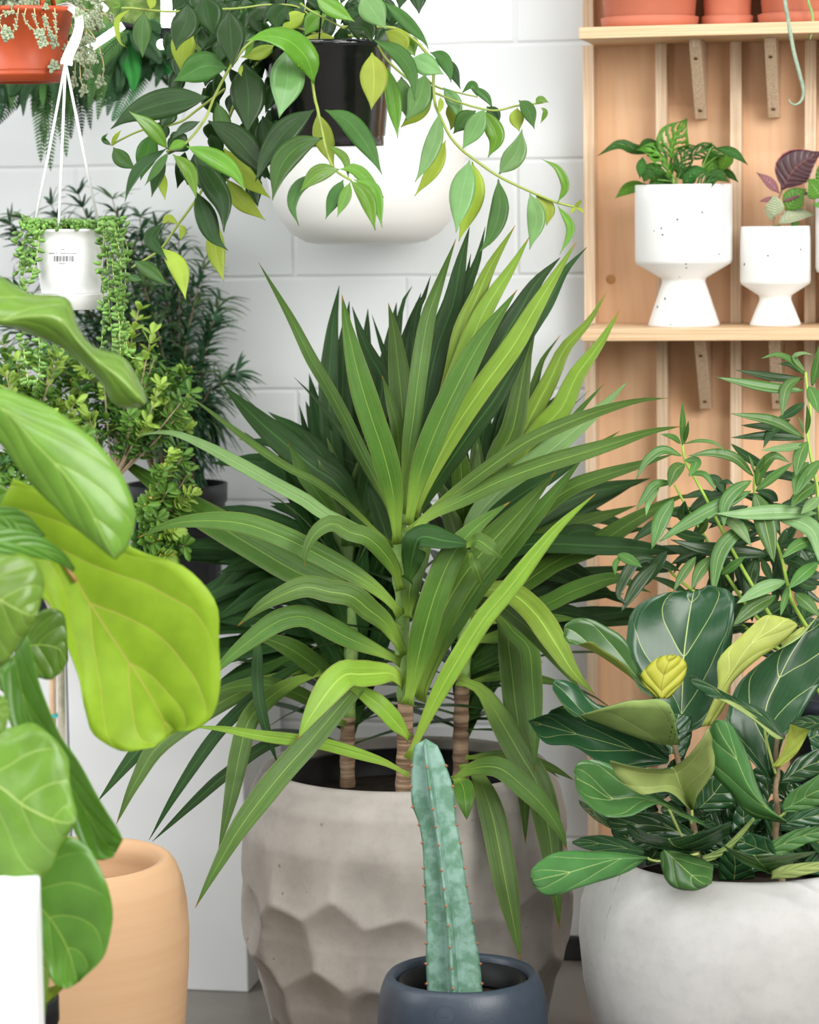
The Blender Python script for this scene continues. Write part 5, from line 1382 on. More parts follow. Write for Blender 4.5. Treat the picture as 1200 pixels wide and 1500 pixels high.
for i in range(330):
    a = R.uniform(0, 2*PI); r = 53*kP*math.sqrt(R.random())*1.08
    p = pb+Vector((r*math.cos(a), r*math.sin(a), pz+R.uniform(-.002, .012)))
    d_ = Vector((R.uniform(-1, 1), R.uniform(-1, 1), R.uniform(0, 1))).normalized(); bm_.ball(p, 0.0033, 6, 5, d_, 1.6)
for i in range(70):
    x = R.choice((R.uniform(28, 56), R.uniform(150, 188))); p = P(x, R.uniform(318, 345), 3.97)
    d_ = Vector((R.uniform(-1, 1), R.uniform(-1, 1), R.uniform(0, 1))).normalized(); bm_.ball(p, 0.0033, 6, 5, d_, 1.6)
o = bm_.build('bead_foliage', M_sbead, wpot); o['kind'] = 'stuff'
# ================================================================== oleander at the right
T8 = (840, 470, 3.3333)
OG = leaf_mat('willow_green', hx('#467a38'), hx('#b3c684'), 0.3, 0, mid=0.035, transl=0.2, puff=0.0006)
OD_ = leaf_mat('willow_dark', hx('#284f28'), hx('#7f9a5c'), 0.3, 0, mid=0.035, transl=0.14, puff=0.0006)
OP = leaf_mat('willow_pale', hx('#6f9a60'), hx('#bccf96'), 0.35, 0, mid=0.035, transl=0.22, puff=0.0006)
oG, oD, oP = [OG, OP], [OD_, OG], [OP, OG]
ob2 = P(1255, 1180, 4.27); ob2.z = 0
olea = thing('potted_oleander', ob2, 'narrow-leaved upright plant in a dark pot behind the dark fig, by the shelving', 'potted plant')
kq = mpp(4.27); zt = P(1255, 1010, 4.27).z
M_navy = plain('navy_plastic', hx('#20242e'), 0.4, 0.4)
mb = MB(); mb.lathe(ob2, [(0.001, 0), (84*kq, 0), (86*kq, 0.005), (99*kq, zt-0.03), (102*kq, zt-0.03), (102*kq, zt), (97*kq, zt), (92*kq, zt-0.06), (0.001, zt-0.06)], 60); mb.build('nursery_pot', M_navy, olea)
mb = MB(); mb.lathe(ob2, [(94*kq, zt-0.035), (0.001, zt-0.03)], 40); mb.build('soil', M_soil, olea)
def z8(q, d): return P(T8[0]+q[0]/T8[2], T8[1]+q[1]/T8[2], d)
M_ost = plain('olive_stem', hx('#a3c44f'), 0.45, 0.3)
for pts, d in (([(533,600),(545,680),(600,780),(660,890),(740,1050),(850,1250),(1000,1500),(1300,1800)], 4.18), ([(495,800),(570,940),(640,1050),(760,1260),(950,1500),(1300,1810)], 4.22), ([(885,740),(885,850),(930,960),(990,1080),(1020,1170),(1050,1300),(1100,1430),(1300,1820)], 4.17),
    ([(1135,250),(1142,330),(1160,450),(1145,560),(1160,660),(1185,790),(1210,1000),(1260,1300),(1330,1800)], 4.2), ([(1140,540),(1160,660),(1190,800),(1240,1100),(1320,1800)], 4.16), ([(420,1150),(500,1250),(700,1400),(1000,1600),(1300,1820)], 4.25)):
    c = cr([z8(q, d) for q in pts[:-1]]+[Vector((ob2.x+R.uniform(-.05, .05), ob2.y+R.uniform(-.05, .05), zt-0.03))], 40)
    mb = MB(); mb.tube(c, [0.0019+0.0022*i/39 for i in range(40)], 8); mb.build('stem', M_ost, olea)
OL = [
 ([(1130,265),(1060,190),(990,165),(915,185)],28,oG),([(1120,255),(1060,215),(1003,210)],26,oD),([(1132,250),(1080,180),(1120,158),(1165,165)],26,oP),([(1125,285),(980,275),(795,240)],38,oD),([(1130,340),(950,325),(698,275)],48,oG),([(1110,275),(1040,330),(1018,470)],54,oG),
 ([(1165,320),(1190,220),(1205,110)],44,oG),([(1150,320),(1180,380),(1198,450)],64,oG),([(1130,400),(1060,450),(988,490)],44,oD),([(1060,480),(970,540),(928,622)],42,oD),([(1125,570),(980,490),(770,453)],48,oG),([(1130,575),(980,562),(772,570)],46,oD),
 ([(1090,545),(960,520),(818,510)],40,oD),([(1140,600),(1050,620),(918,632)],36,oP),([(1145,590),(1110,650),(1085,762)],64,oG),([(1137,555),(1148,480),(1140,408)],24,oG),([(1125,550),(1115,510),(1098,468)],15,oP),([(950,720),(850,665),(768,598)],44,oD),
 ([(880,760),(790,670),(680,645),(560,660)],46,oG),([(895,810),(920,720),(980,660),(1055,690)],54,oG),([(890,760),(920,710),(938,652)],18,oG),([(885,745),(870,690),(856,655)],14,oP),([(870,780),(790,830),(740,900),(735,1012)],64,oG),([(885,840),(930,960),(980,1180)],100,oG),
 ([(890,830),(980,760),(1075,690)],42,oG),([(870,830),(700,910),(520,1010),(418,1080)],70,oG),([(1190,940),(1000,935),(820,945),(695,940)],70,oP),([(970,1140),(800,1130),(620,1110),(475,1068)],74,oD),([(880,1000),(780,1050),(710,1150),(680,1352)],74,oG),([(1000,970),(1100,980),(1180,1040),(1203,1185)],84,oP),
 ([(530,660),(440,630),(360,680),(308,772)],44,oG),([(540,600),(620,585),(700,600),(742,642)],16,oG),([(545,680),(600,690),(565,762)],48,oG),([(545,700),(500,730),(468,812)],64,oG),([(534,610),(535,500),(533,398)],30,oG),([(540,600),(555,540),(562,488)],20,oG),([(525,600),(490,570),(428,553)],26,oG),
 ([(490,870),(430,970),(383,1115)],74,oG),([(487,790),(400,800),(350,860),(308,922)],44,oG),([(420,810),(370,880),(355,952)],32,oP),([(560,750),(640,750),(700,832)],28,oG),([(640,760),(700,780),(742,852)],44,oD),([(590,960),(540,950),(545,878)],64,oD),([(680,900),(740,790),(785,800)],44,oD),
 ([(1150,690),(1110,740),(1078,855)],64,oG),([(1205,680),(1130,770),(1083,855)],60,oG),([(1180,800),(1110,850),(1063,912)],64,oG),([(1205,860),(1160,900),(1113,942)],54,oP),([(1185,1060),(1090,1100),(1018,1160)],54,oG),([(1195,1180),(1120,1240),(1048,1310)],64,oG),
 ([(900,1150),(870,1240),(845,1372)],70,oD),([(920,1160),(950,1230),(972,1282)],40,oD),([(1040,1270),(920,1310),(798,1380)],64,oP),([(990,1340),(880,1400),(778,1490)],74,oG),([(1050,1290),(1030,1370),(1012,1442)],34,oG),([(600,1150),(540,1230),(488,1322)],44,oG),([(680,1150),(620,1220),(578,1312)],58,oG),
 ([(400,1160),(300,1180),(220,1330),(262,1382)],54,oD),([(412,1180),(320,1280),(233,1422)],64,oD),([(215,1140),(260,1160),(335,1202)],50,oG),([(230,1150),(205,1190),(205,1242)],28,oG),([(1080,1330),(1140,1380),(1205,1445)],64,oG),
 ([(720,1240),(790,1190),(840,1150)],44,oG),([(1000,1100),(1100,1090),(1190,1130)],50,oD),([(560,930),(640,880),(760,850),(880,860)],60,oD),([(720,950),(800,1000),(870,1100)],60,oP),([(1010,1160),(1090,1180),(1200,1240)],60,oD),([(650,1060),(560,1050),(450,1010)],50,oD),([(610,1040),(640,1000),(655,960)],40,oG),
 ([(1190,1300),(1130,1290),(1080,1250)],50,oD),([(900,760),(1000,750),(1100,770),(1190,790)],44,oD),([(980,900),(900,870),(820,850)],50,oD),([(1000,880),(960,850),(890,830)],46,oD),([(1100,1100),(1060,1140),(1020,1180)],44,oD),
]
for i, (pts, w, mm) in enumerate(OL):
    d = 4.14 if mm is not oD else 4.2
    put('leaf', leafpx(pts, w, d, d-0.03, kind='lance', nr=16, nc=5, fold=.18, tr=T8, tilt=.35, wave=.01), mm, olea)
mb = MB()
for i in range(120):
    x, y = R.uniform(450, 1250), R.uniform(820, 1650)
    if x < 700 and y < 950: continue
    a = R.choice((R.uniform(-.5, .6), R.uniform(2.5, 3.6), R.uniform(1.0, 2.2))); L = R.uniform(170, 300)
    mb.add(*leafpx([(x, y), (x+L*.5*math.cos(a), y+L*.5*math.sin(a)-12), (x+L*math.cos(a), y+L*math.sin(a))], R.uniform(40, 64), R.uniform(4.22, 4.33), None, kind='lance', nr=9, nc=5, fold=.18, tr=T8, roll=R.uniform(-.6, .6)))
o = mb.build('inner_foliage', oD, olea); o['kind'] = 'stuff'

# ================================================================== plants in the footed pots
T4 = (820, 0, 3.0)
MGm = leaf_mat('monstera_green', hx('#2f6a2b'), hx('#62953f'), 0.28, 6, kv=1.4, latw=.03, mid=0.03, transl=0.2, puff=0.001)
MBm = leaf_mat('monstera_bright', hx('#4f922f'), hx('#90bb50'), 0.28, 6, kv=1.4, latw=.03, mid=0.03, transl=0.3, puff=0.001)
mG, mB = [MGm, MBm], [MBm, MBm]
def eyes(u, v):
    a = abs(2*v-1)
    if not 0.14 < a < 0.78 or not 0.12 < u < 0.86: return False
    q = (u-a*0.32)*6.0
    return abs((q % 1)-0.5) < 0.24*(1-abs(a-0.45)*1.6)
def z4(q, d): return P(T4[0]+q[0]/T4[2], T4[1]+q[1]/T4[2], d)
tA, bA, kA, topA, rA = gA
dA = (topA-CAM).dot(FWD)
ML_ = [
 ([(490,700),(500,620),(560,520)],150,mB,eyes),([(430,665),(330,655),(260,635),(165,685)],48,mG,None),([(440,700),(390,640),(340,650)],70,mG,None),([(485,790),(460,700),(400,660),(335,658)],100,mB,eyes),([(470,760),(410,740),(360,730)],48,mG,None),([(365,690),(358,740),(352,785)],46,mG,None),
 ([(385,810),(310,825),(243,872)],56,mB,None),([(510,830),(450,790),(382,832)],76,mG,None),([(515,760),(560,670),(610,640)],90,mG,eyes),([(560,700),(640,660),(725,690)],70,mG,eyes),([(680,650),(760,670),(828,725)],44,mG,None),([(665,650),(672,740),(665,825)],95,mB,None),([(725,660),(735,690),(700,765)],66,mB,None),
 ([(540,820),(590,760),(655,750)],68,mG,None),([(700,740),(740,760),(787,802)],34,mG,None),([(600,835),(650,800),(705,785)],80,mG,eyes),([(430,790),(390,770),(368,800)],56,mG,None),([(620,640),(655,650),(668,625)],26,mG,None),([(560,790),(520,740),(470,735)],60,mG,None),([(640,800),(690,770),(745,800)],60,mG,None)]
for pts, w, mm, h in ML_:
    dd = dA-R.uniform(-.03, .05)
    put('leaf', leafpx(pts, w, dd, dd-0.03, kind='ellip', nr=30 if h else 14, nc=25 if h else 7, fold=.15, cup=-.15, tr=T4, holes=h, wave=.015), mm, tA)
M_gpet = plain('green_petiole', hx('#7fae4f'), 0.5, 0.3)
for a in ((490,700),(430,665),(440,700),(485,790),(515,760),(560,700),(665,650),(725,660),(540,820),(600,835),(430,790)):
    mb = MB(); s = topA+Vector((R.uniform(-.02, .02), R.uniform(-.02, .02), -.002)); e = z4(a, dA-.01)
    mb.tube(cr([s, s.lerp(e, .5)+Vector((0, 0, .006)), e], 10), 0.0011, 6); mb.build('petiole', M_gpet, tA)
RB = leaf_mat('rubber_burgundy', hx('#4a302f'), hx('#8a4f48'), 0.3, 9, kv=.6, latw=.03, mid=0.035, transl=0.12, edge=hx('#d98a86'), puff=0.001)
RG = leaf_mat('rubber_greygreen', hx('#9fae8b'), hx('#d3c9a8'), 0.35, 9, kv=.6, latw=.03, mid=0.03, transl=0.15, edge=hx('#d8cdb0'), puff=0.0008)
RV = leaf_mat('rubber_green', hx('#4f9a36'), hx('#a5cf63'), 0.3, 9, kv=.6, latw=.03, mid=0.03, transl=0.25, puff=0.0008)
RM = leaf_mat('rubber_mauve', hx('#8a5c5c'), hx('#b98a80'), 0.3, 9, kv=.6, latw=.03, mid=0.03, transl=0.15, puff=0.0008)
tB, bB, kB, topB, rB = gB
dB = (topB-CAM).dot(FWD)
for pts, w, m_ in (([(976,835),(1040,735),(1155,665)],165,RB),([(966,850),(920,800),(863,757)],44,RM),([(945,955),(945,890),(938,855)],80,RG),([(958,985),(1030,945),(1128,945)],62,RG),([(992,925),(1045,860),(1085,830)],100,RV),([(980,890),(1050,850),(1115,858)],34,RM),([(938,975),(915,930),(898,905)],24,RG),([(1020,1005),(1040,985),(1055,975)],40,RV),([(950,870),(905,880),(878,885)],24,RM),([(935,1000),(965,995),(980,1000)],14,RV)):
    put('leaf', leafpx(pts, w, dB-.01, dB-.02, kind='ellip', nr=16, nc=9, fold=.12, tr=T4), [m_, m_], tB)
mb = MB(); mb.tube(cr([topB+Vector((-.004, 0, -.003)), z4((948,930), dB), z4((968,860), dB), z4((978,832), dB)], 14), 0.0016, 7); mb.build('stem', plain('rubber_stem', hx('#8d7a5a'), 0.6), tB)
tC, bC, kC, topC, rC = gC
dC = (topC-CAM).dot(FWD)
for pts, w in (([(1150,870),(1110,810),(1090,790)],95),([(1180,830),(1160,760),(1150,700)],80),([(1220,860),(1170,900),(1110,900)],60),([(1260,800),(1290,740),(1330,720)],90),([(1240,820),(1230,740),(1240,660)],80)):
    put('leaf', leafpx(pts, w, dC-.03, dC-.05, kind='ellip', nr=14, nc=7, fold=.12, tr=T4), [RV, RV], tC)
for a in ((1150,870),(1180,830),(1220,860),(1260,800),(1240,820)):
    mb = MB(); mb.tube([topC+Vector((0, 0, -.003)), z4(a, dC-.03)], 0.0013, 6); mb.build('petiole', M_gpet, tC)

# grey-green tails hanging from above
M_tail = plain('tail_green', hx('#8fa08a'), 0.6, 0.3, 90, 0.2, 0.0006, 200)
M_tail2 = plain('tail_bright', hx('#7ea45f'), 0.6, 0.3, 90, 0.2, 0.0006, 200)
tp = P(1170, -60, 4.42)
tails = thing('trailing_cactus', tp, 'grey-green cactus tails hanging down in front of the top shelf', 'hanging plant')
mb = MB(); mb.tube(cr([P(1140, -130, 4.5), P(1143, -60, 4.44), P(1150, 0, 4.42), P(1155, 30, 4.42), P(1163, 75, 4.42), P(1172, 110, 4.42), P(1177, 132, 4.42), P(1174, 148, 4.42), P(1164, 154, 4.42), P(1157, 150, 4.42), P(1156, 145, 4.42)], 50), [0.0033]*42+[0.0031, .0029, .0027, .0025, .0022, .0019, .0015, .001], 9); mb.build('tail', M_tail, tails)
mb = MB(); mb.tube(cr([P(1160, -130, 4.5), P(1175, -60, 4.43), P(1184, 0, 4.42), P(1190, 20, 4.42), P(1191, 40, 4.42), P(1187, 58, 4.42)], 30), [0.0024]*24+[.0022, .002, .0018, .0015, .0012, .0008], 9); mb.build('tail', M_tail2, tails)
mb = MB(); hcx = P(1150, -130, 4.52)
mb.lathe(hcx+Vector((0, 0, -0.05)), [(0.001, 0), (0.045, 0), (0.06, 0.09), (0.062, 0.09), (0.062, 0.1), (0.055, 0.1), (0.05, 0.05), (0.001, 0.05)], 36); mb.build('pot_body', M_terra, tails)
for a in (0.4, 2.5, 4.6):
    mb = MB(); mb.tube([hcx+Vector((.06*math.cos(a), .06*math.sin(a), .045)), hcx+Vector((0, 0, .4))], 0.001, 5); mb.build('hanger_wire', M_black, tails)

# ================================================================== the two shrubs on the plinths
PGc = leaf_mat('needle_green', hx('#37664a'), None, 0.35, transl=0.15)
PG2 = leaf_mat('needle_light', hx('#5f8556'), None, 0.4, transl=0.15)
sp_ = W(262, 880, 0.15); sp_.z = ztB
kS = mpp((sp_-CAM).dot(FWD)); dS = (sp_-CAM).dot(FWD)
podo = thing('potted_shrub', sp_, 'dark narrow-leaved shrub in a ribbed black pot on the white plinth by the wall', 'potted plant')
zr = P(262, 706, dS).z-ztB
M_rib = plain('black_pot_rib', hx('#1d1f24'), 0.38, 0.5)
mb = MB(); mb.lathe(sp_, [(0.001, 0), (58*kS, 0), (60*kS, 0.004), (66*kS, zr*0.72), (70*kS, zr*0.73), (71*kS, zr*0.86), (74*kS, zr*0.87), (75*kS, zr), (71*kS, zr), (67*kS, zr*0.7), (0.001, zr*0.7)], 96, fn=lambda r, z, a: r*(1+(0.012*math.cos(24*a) if 0.003 < z < zr*0.72 else 0))); mb.build('nursery_pot', M_rib, podo)
mb = MB(); mb.lathe(sp_, [(68*kS, zr*0.84), (0.001, zr*0.86)], 40); mb.build('soil', M_soil, podo)
def whorl(mbd, c, L, w, n, axis, kind='lance', droop=0.4, thick=0.0006):
    axis = axis.normalized(); e1 = axis.orthogonal().normalized(); e2 = axis.cross(e1)
    for i in range(n):
        a = R.uniform(0, 2*PI); el = R.uniform(.1, .9)
        d = ((e1*math.cos(a)+e2*math.sin(a))*math.cos(el)+axis*math.sin(el)).normalized()
        l = L*R.uniform(.7, 1.15)
        m_ = c+d*l*.55+Vector((0, 0, -.08*l*droop)); t = c+d*l+Vector((0, 0, -.45*l*droop))
        s = d.cross(axis); s = s.normalized() if s.length > 1e-4 else e1
        mbd.add(*sheet(ribbon([c, m_, t], w, lambda p, tt, u: s, kind, 6, 3, .1), thick))
base = sp_+Vector((0, 0, zr*.85)); st = MB(); fo = MB(); fo2 = MB()
dq = dS
tips = [(35,320),(75,300),(115,285),(165,292),(172,330),(205,318),(228,330),(262,352),(232,372),(300,380),(282,420),(312,470),(250,430),(212,420),(170,400),(120,370),(60,370),(15,330),(20,420),(345,545),(300,520),(268,520),(322,440),(240,500),(200,480),(150,460),(275,600),(300,590),(240,570),(300,650),(285,700),(310,620),(275,660),(250,640),(100,420),(60,460),(190,350),(140,330),(20,480),(100,540),(150,540),(200,560)]
for (x, y) in tips:
    d = dq+R.uniform(-.10, .06)
    e = P(x, y, d)
    if e.y > -0.02: e.y = -0.03
    b = base+Vector((R.uniform(-.03, .03), R.uniform(-.03, .03), 0))
    mid = b.lerp(e, .5)+Vector((0, 0, .06 if y < 600 else .12))
    c = cr([b, mid, e], 24); st.tube(c, [0.0028-.0018*i/23 for i in range(24)], 6)
    lo = 10 if y < 560 else 14
    for q in range(lo, 24, 1):
        ax = c[min(23, q+1)]-c[q-1]
        whorl(fo if R.random() < .75 else fo2, c[q], .052, .0058, 6 if q < 20 else 9, ax, droop=.5 if y < 560 else 1.4)
for q in (fo, fo2):
    for i, v_ in enumerate(q.v):
        if v_.y > -0.008: v_.y = -0.008
st.build('stems', plain('shrub_bark', hx('#6b5b45'), 0.8), podo)
o = fo.build('foliage', PGc, podo); o['kind'] = 'stuff'; o = fo2.build('young_foliage', PG2, podo); o['kind'] = 'stuff'

AG = leaf_mat('boxy_green', hx('#619f42'), hx('#94bb55'), 0.3, 0, mid=.06, transl=0.22)
AL = leaf_mat('boxy_lime', hx('#a9dc66'), hx('#c4e283'), 0.35, 0, mid=.06, transl=0.3)
AD = leaf_mat('boxy_dark', hx('#3f7438'), hx('#5b8f44'), 0.28, 0, mid=.06, transl=0.15)  # darker copy of the leaf green, puts the bush's inner shade into colour
ap = W(30, 880, 0.17); ap.z = ztA
dT = (ap-CAM).dot(FWD); kT = mpp(dT)
agl = thing('potted_shrub', ap, 'bright green small-leaved shrub with pale woody branches behind the large fig leaves', 'potted plant')
zr2 = P(30, 790, dT).z-ztA
mb = MB(); mb.lathe(ap, [(0.001, 0), (60*kT, 0), (62*kT, .004), (72*kT, zr2*.9), (75*kT, zr2*.9), (75*kT, zr2), (71*kT, zr2), (66*kT, zr2*.6), (0.001, zr2*.6)], 56); mb.build('nursery_pot', M_rib, agl)
mb = MB(); mb.lathe(ap, [(69*kT, zr2*.85), (0.001, zr2*.88)], 40); mb.build('soil', M_soil, agl)
st, f1, f2, f3, fl = MB(), MB(), MB(), MB(), MB()
root = ap+Vector((0, 0, zr2*.86))
hub = P(166, 705, 4.5); hub2 = P(50, 705, 4.52); hub3 = P(200, 800, 4.46)
st.tube(cr([root, P(90, 790, 4.55), hub], 14), .006, 8); st.tube(cr([root, P(40, 750, 4.55), hub2], 14), .006, 8); st.tube(cr([root, P(140, 830, 4.5), hub3], 14), .004, 7)
tw = [(hub, q) for q in ((110,560),(130,610),(150,520),(175,500),(203,455),(222,490),(228,520),(245,545),(272,545),(278,575),(235,590),(260,610),(215,620),(180,630),(235,565),(200,540),(205,580),(270,600),(190,610),(160,590))]
tw += [(hub2, q) for q in ((5,505),(8,545),(25,530),(40,560),(75,510),(85,525),(95,560),(60,580),(110,590),(125,625),(15,600),(120,640),(10,680),(70,610),(90,600))]
tw += [(hub3, q) for q in ((237,690),(258,655),(250,665),(268,668),(278,690),(225,725),(245,720),(262,745),(280,725),(230,760),(255,780),(270,800),(215,740),(225,795),(245,815),(255,808))]
for hb_, (x, y) in tw:
    d = R.uniform(4.40, 4.55) if hb_ is not hub3 else R.uniform(4.36, 4.42)
    e = P(x, y, d); mid = hb_.lerp(e, .5)+RT*R.uniform(-.012, .012)+UP*.005
    c = cr([hb_, mid, e], 18); st.tube(c, [.0024-.0016*i/17 for i in range(18)], 6)
    young = R.random() < (.55 if hb_ is not hub3 else .5)
    for q in range(6, 18):
        ax = c[min(17, q+1)]-c[q-1]
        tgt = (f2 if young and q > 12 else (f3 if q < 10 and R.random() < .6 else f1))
        for s_ in range(3 if q < 16 else 5):
            a = R.uniform(0, 2*PI); ax_ = ax.normalized(); e1 = ax_.orthogonal().normalized(); e2 = ax_.cross(e1)
            el = R.uniform(.3, 1.0) if young else R.uniform(0, .8)
            dd = ((e1*math.cos(a)+e2*math.sin(a))*math.cos(el)+ax_*math.sin(el)).normalized(); l = R.uniform(.017, .027)
            sd = dd.cross(ax_).normalized()
            tgt.add(*sheet(ribbon([c[q], c[q]+dd*l*.5, c[q]+dd*l], l*.48, lambda p, t, u: sd, 'obov', 7, 3, .12), .0005))
    if R.random() < .35:
        for s_ in range(5): fl.ball(e+Vector((R.uniform(-.012, .012), R.uniform(-.012, .004), R.uniform(0, .016))), .0011, 6, 4)
# clumps that fill the bush
for i in range(560):
    x, y = R.uniform(-20, 275), R.uniform(520, 760)
    if y > 640 and x > 120: continue
    if x > 200 and y < 545: continue
    c = P(x, y, R.uniform(4.48, 4.6)); ax_ = Vector((R.uniform(-.5, .5), R.uniform(-.6, 0), 1)).normalized()
    e1 = ax_.orthogonal().normalized(); e2 = ax_.cross(e1); tgt = R.choice((f1, f1, f3, f2))
    for s_ in range(6):
        a = R.uniform(0, 2*PI); el = R.uniform(0, .9)
        dd = ((e1*math.cos(a)+e2*math.sin(a))*math.cos(el)+ax_*math.sin(el)).normalized(); l = R.uniform(.018, .028); sd = dd.cross(ax_).normalized()
        tgt.add(*sheet(ribbon([c, c+dd*l*.5, c+dd*l], l*.48, lambda p, t, u: sd, 'obov', 6, 3, .12), .0005))
st.build('branches', plain('pale_bark', hx('#c2ad90'), 0.8, 0.2, 60, .2), agl)
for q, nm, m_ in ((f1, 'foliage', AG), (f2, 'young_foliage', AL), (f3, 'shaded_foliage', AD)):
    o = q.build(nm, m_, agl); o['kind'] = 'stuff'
o = fl.build('flower_buds', plain('yellow_bud', hx('#f0cf4a'), 0.5), agl); o['kind'] = 'stuff'

# ================================================================== green wall with lamps, upper left
FEg = leaf_mat('fern_green', hx('#3f7a3a'), None, 0.45, transl=0.2)
FEd = leaf_mat('fern_dark', hx('#25502f'), None, 0.45, transl=0.15)
FEa = leaf_mat('fern_emerald', hx('#248a4c'), None, 0.4, transl=0.2)
def fern_frond(mbd, pts, d, w, n=36):
    c = cr([P(x, y, d+R.uniform(-.01, .01)) for x, y in pts], n)
    mbd.tube(c, .0009, 5)
    for i in range(2, n-1):
        u = i/(n-1); l = w*(1-u)**.7*(.35+.65*min(1, u*5))
        t = (c[i+1]-c[i-1]).normalized(); V = (CAM-c[i]).normalized(); s = t.cross(V).normalized()
        for g in (-1, 1):
            dd = (s*g*.85+t*.5-V*0.1).normalized()
            sd = dd.cross(V).normalized()
            mbd.add(*sheet(ribbon([c[i], c[i]+dd*l*.5, c[i]+dd*l+Vector((0, 0, -.1*l))], max(.0035, l*.15), lambda p, tt, uu: sd, 'lance', 5, 3, .1), .0004))
DF = 4.70
def fern(label, fronds, mats, px):
    b = P(px[0], px[1], DF+.05); b.y = -0.02
    t = thing('fern', b, label, 'fern', 'ferns on the green wall')
    mb = MB(); mb.lathe(b+Vector((0, -.035, -.05)), [(0.001, 0), (.03, 0), (.036, .06), (.033, .06), (.001, .04)], 24); mb.build('root_pocket', plain('felt_pocket', hx('#23301f'), .9, .1), t)
    extra = []
    for pts, w, m_ in fronds:
        for g in range(3):
            ox, oy = R.uniform(-26, 26), R.uniform(-30, 4)
            extra.append(([(x+ox*(i+1)/len(pts), y+oy*(i+1)/len(pts)-14) for i, (x, y) in enumerate(pts)], w*R.uniform(.8, 1.1), R.choice((FEd, FEd, FEg))))
    for pts, w, m_ in fronds+extra:
        q = MB(); fern_frond(q, [px]+pts, DF-R.uniform(-.02, .10), w*1.35*mpp(DF)); q.build('frond', m_, t)
fern('dark green fern hanging on the wall behind the orange pot', [([(60,90),(70,160),(74,250)],24,FEg),([(50,100),(30,130),(-5,185)],24,FEd),([(60,110),(52,140),(48,172)],14,FEd),([(50,110),(36,140),(34,170)],14,FEd),([(80,110),(100,150),(104,204)],22,FEd),([(85,100),(116,150),(120,200)],16,FEd),([(20,90),(0,110),(-30,150)],24,FEd),([(75,100),(90,130),(86,192)],18,FEg),([(40,90),(10,120),(0,175)],20,FEd)], [FEg], (60, 55))
fern('dark mixed fern hanging on the wall behind the vine leaves', [([(170,90),(165,130),(157,170)],20,FEd),([(160,80),(150,120),(143,176)],18,FEg),([(190,80),(196,110),(194,135)],20,FEa),([(215,80),(240,110),(246,126)],20,FEd),([(200,90),(185,140),(164,178)],30,FEa),([(225,70),(250,100),(268,118)],24,FEa),([(150,80),(136,120),(131,160)],18,FEg),([(180,90),(176,125),(172,140)],16,FEd),([(232,80),(232,110),(228,128)],16,FEd),([(150,70),(130,100),(120,140)],16,FEg)], [FEd], (190, 45))
fern('emerald fern at the top of the green wall above the vine', [([(330,10),(350,5),(370,15)],26,FEa),([(310,10),(300,30),(280,60)],26,FEa),([(325,20),(345,40),(340,70)],26,FEd),([(320,-10),(370,-10),(400,0)],26,FEa)], [FEa], (284, -20))
def moss_mat():
    m = NT('preserved_moss')
    tc = m.n('ShaderNodeTexCoord').outputs['Object']
    n = m.noise(tc, 18, 5, .7); n2 = m.noise(tc, 90, 4, .7)
    col = m.mix(m.sstep(n, .35, .65), hx('#2f5a2c'), hx('#7f9a52')); col = m.mix(m.math('MULTIPLY', m.sstep(n2, .45, .7), .5), col, hx('#a9b97c'))
    b = m.bsdf(col, .95, .1); m.l(m.bump(n2, .006), b.inputs['Normal']); return m.end(b.outputs[0])
mp0, mp1 = W(-60, -60, .03), W(296, 100, .03)
nx, nz = 90, 40; v, f = [], []
for i in range(nz+1):
    for j in range(nx+1):
        x = mp0.x+(mp1.x-mp0.x)*j/nx; z = mp1.z+(W(0, -140, .03).z-mp1.z)*i/nz
        e = min(i, nz-i, 4)/4*min(j, nx-j, 4)/4
        h = .012+.05*e*(.5+.5*noise.noise(Vector((x*22, z*22, 0))))+.012*noise.noise(Vector((x*90, z*90, 3)))
        zz = z+(.02*noise.noise(Vector((x*25, 7, 0))) if i == 0 else 0)
        v.append((x, -max(.004, h), zz))
N = len(v); v += [(p[0], -0.001, p[2]) for p in v]
for i in range(nz):
    for j in range(nx):
        a = i*(nx+1)+j; q = (a, a+1, a+nx+2, a+nx+1); f.append(q); f.append(tuple(N+k for k in reversed(q)))
bd = [(j, j+1) for j in range(nx)]+[(nz*(nx+1)+j+1, nz*(nx+1)+j) for j in range(nx)]+[((i+1)*(nx+1), i*(nx+1)) for i in range(nz)]+[(i*(nx+1)+nx, (i+1)*(nx+1)+nx) for i in range(nz)]
for a, b in bd: f.append((b, a, a+N, b+N))
tag(mesh_obj('moss_panel', v, f, moss_mat()), 'mossy green wall panel behind the ferns, top left', 'moss panel')
def emit(key, col, s):
    m = NT(key); e = m.n('ShaderNodeEmission'); e.inputs[0].default_value = col; e.inputs[1].default_value = s
    return m.end(e.outputs[0])
M_lamp = emit('lamp_glow', (1, 1, 1, 1), 6)
lp = P(245, 20, 4.62)
lt = thing('tube_lamp', lp, 'upright glowing tube lamp among the ferns behind the vine', 'lamp', 'lamps in the green wall')
mb = MB(); mb.tube([P(247, -60, 4.62), P(246, 42, 4.62)], 0.012, 16); mb.build('tube', M_lamp, lt)
mb = MB(); mb.tube([P(246, 42, 4.62), P(245, 60, 4.62)], 0.013, 16); mb.build('cap', M_black, lt)
mb = MB(); mb.ball(P(237, 65, 4.6), 0.0085, 14, 10); mb.build('bulb', M_lamp, lt)
lp = P(160, 55, 4.6)
lt = thing('tube_lamp', lp, 'slanting glowing tube lamp beside the orange pot', 'lamp', 'lamps in the green wall')
mb = MB(); mb.tube([P(120, 78, 4.6), P(180, 37, 4.6)], 0.0062, 16); mb.build('tube', M_lamp, lt)
mb = MB(); mb.tube([P(180, 37, 4.6), P(205, 42, 4.66)], 0.006, 10); mb.build('cap', M_black, lt)
lp = P(135, 30, 4.64)
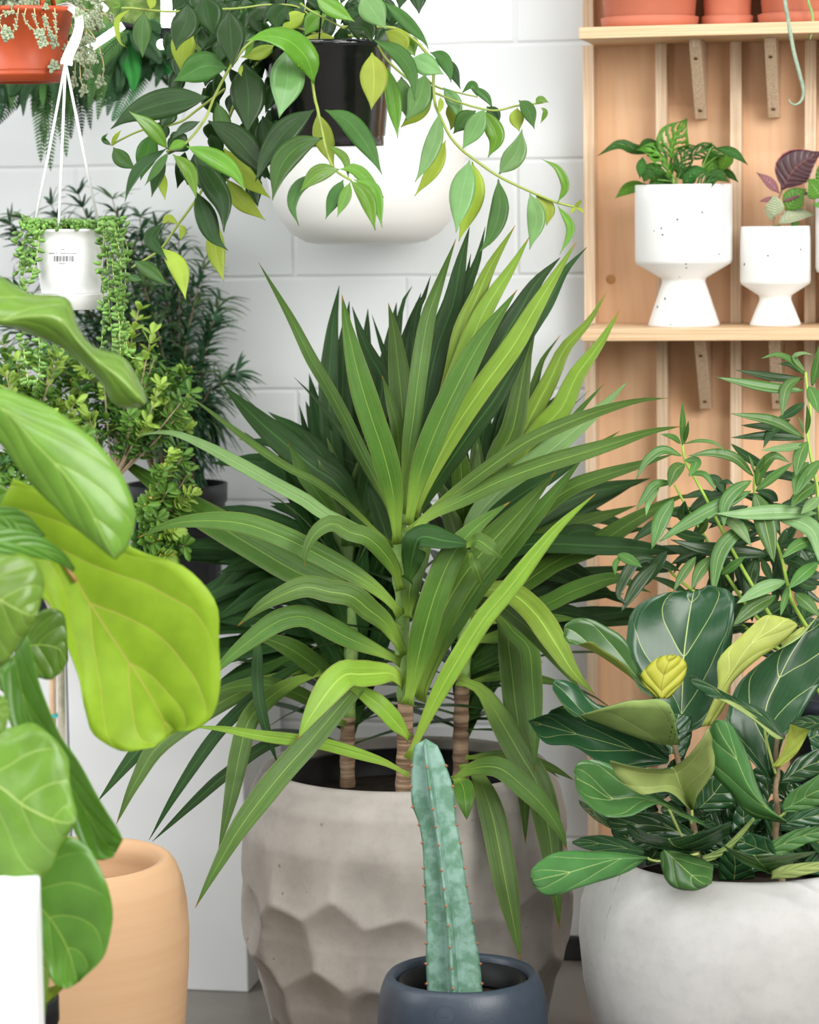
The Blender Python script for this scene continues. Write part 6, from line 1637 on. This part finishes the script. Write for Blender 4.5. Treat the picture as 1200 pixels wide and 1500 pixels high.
lt = thing('tube_lamp', lp, 'small bright lamp glowing through the succulent beside the white hook', 'lamp', 'lamps in the green wall')
mb = MB(); mb.tube([P(128, 34, 4.64), P(154, 8, 4.64)], 0.008, 14); mb.build('tube', M_lamp, lt)
# ================================================================== camera and light
cam = bpy.data.cameras.new('camera'); co = bpy.data.objects.new('camera', cam); C.objects.link(co)
cam.sensor_fit = 'AUTO'; cam.sensor_width = 36; cam.lens = FPX/1500*36; cam.clip_start = 0.05
m3 = Matrix((RT, UP, -FWD)).transposed()
co.matrix_world = Matrix.Translation(CAM) @ m3.to_4x4()
cam.dof.use_dof = True; cam.dof.focus_distance = 4.05; cam.dof.aperture_fstop = 4.2
sc = bpy.context.scene; sc.camera = co
def area(name, loc, target, sx, sy, power, col=(1, 1, 1)):
    l = bpy.data.lights.new(name, 'AREA'); l.shape = 'RECTANGLE'; l.size = sx; l.size_y = sy; l.energy = power; l.color = col
    o = bpy.data.objects.new(name, l); C.objects.link(o); o.location = loc
    o.rotation_euler = (Vector(target)-Vector(loc)).to_track_quat('-Z', 'Y').to_euler(); return o
area('window_light_right', (2.9, -3.4, 2.6), (0.1, -0.5, 0.9), 2.0, 2.2, 165, (1, .985, .96))
area('fill_light_left', (-2.9, -2.4, 2.4), (-0.2, -0.4, 1.0), 1.6, 1.8, 56, (.98, .99, 1))  # added front-left fill, not a known window
for x in (2.35, -0.55):
    area('tall_streak_light', (x, -5.3, 1.8), (0.1, 0, 1.1), 0.45, 2.2, 22, (1, .99, .97))  # added lights behind the camera for streaks on glossy pots and frontal fill
for y, p in ((-0.9, 6), (-1.9, 34), (-3.2, 34)):
    area('ceiling_strip_light', (-0.1, y, 2.95), (-0.1, y-.001, 0), 3.4, 0.16, p)
w = bpy.data.worlds.new('daylight'); sc.world = w; w.use_nodes = True
bg = w.node_tree.nodes['Background']; bg.inputs[0].default_value = (.97, .985, 1, 1); bg.inputs[1].default_value = 0.32
sc.view_settings.view_transform = 'Standard'; sc.view_settings.look = 'None'; sc.view_settings.gamma = 1
sc.view_settings.exposure = 0.15; sc.view_settings.use_curve_mapping = False
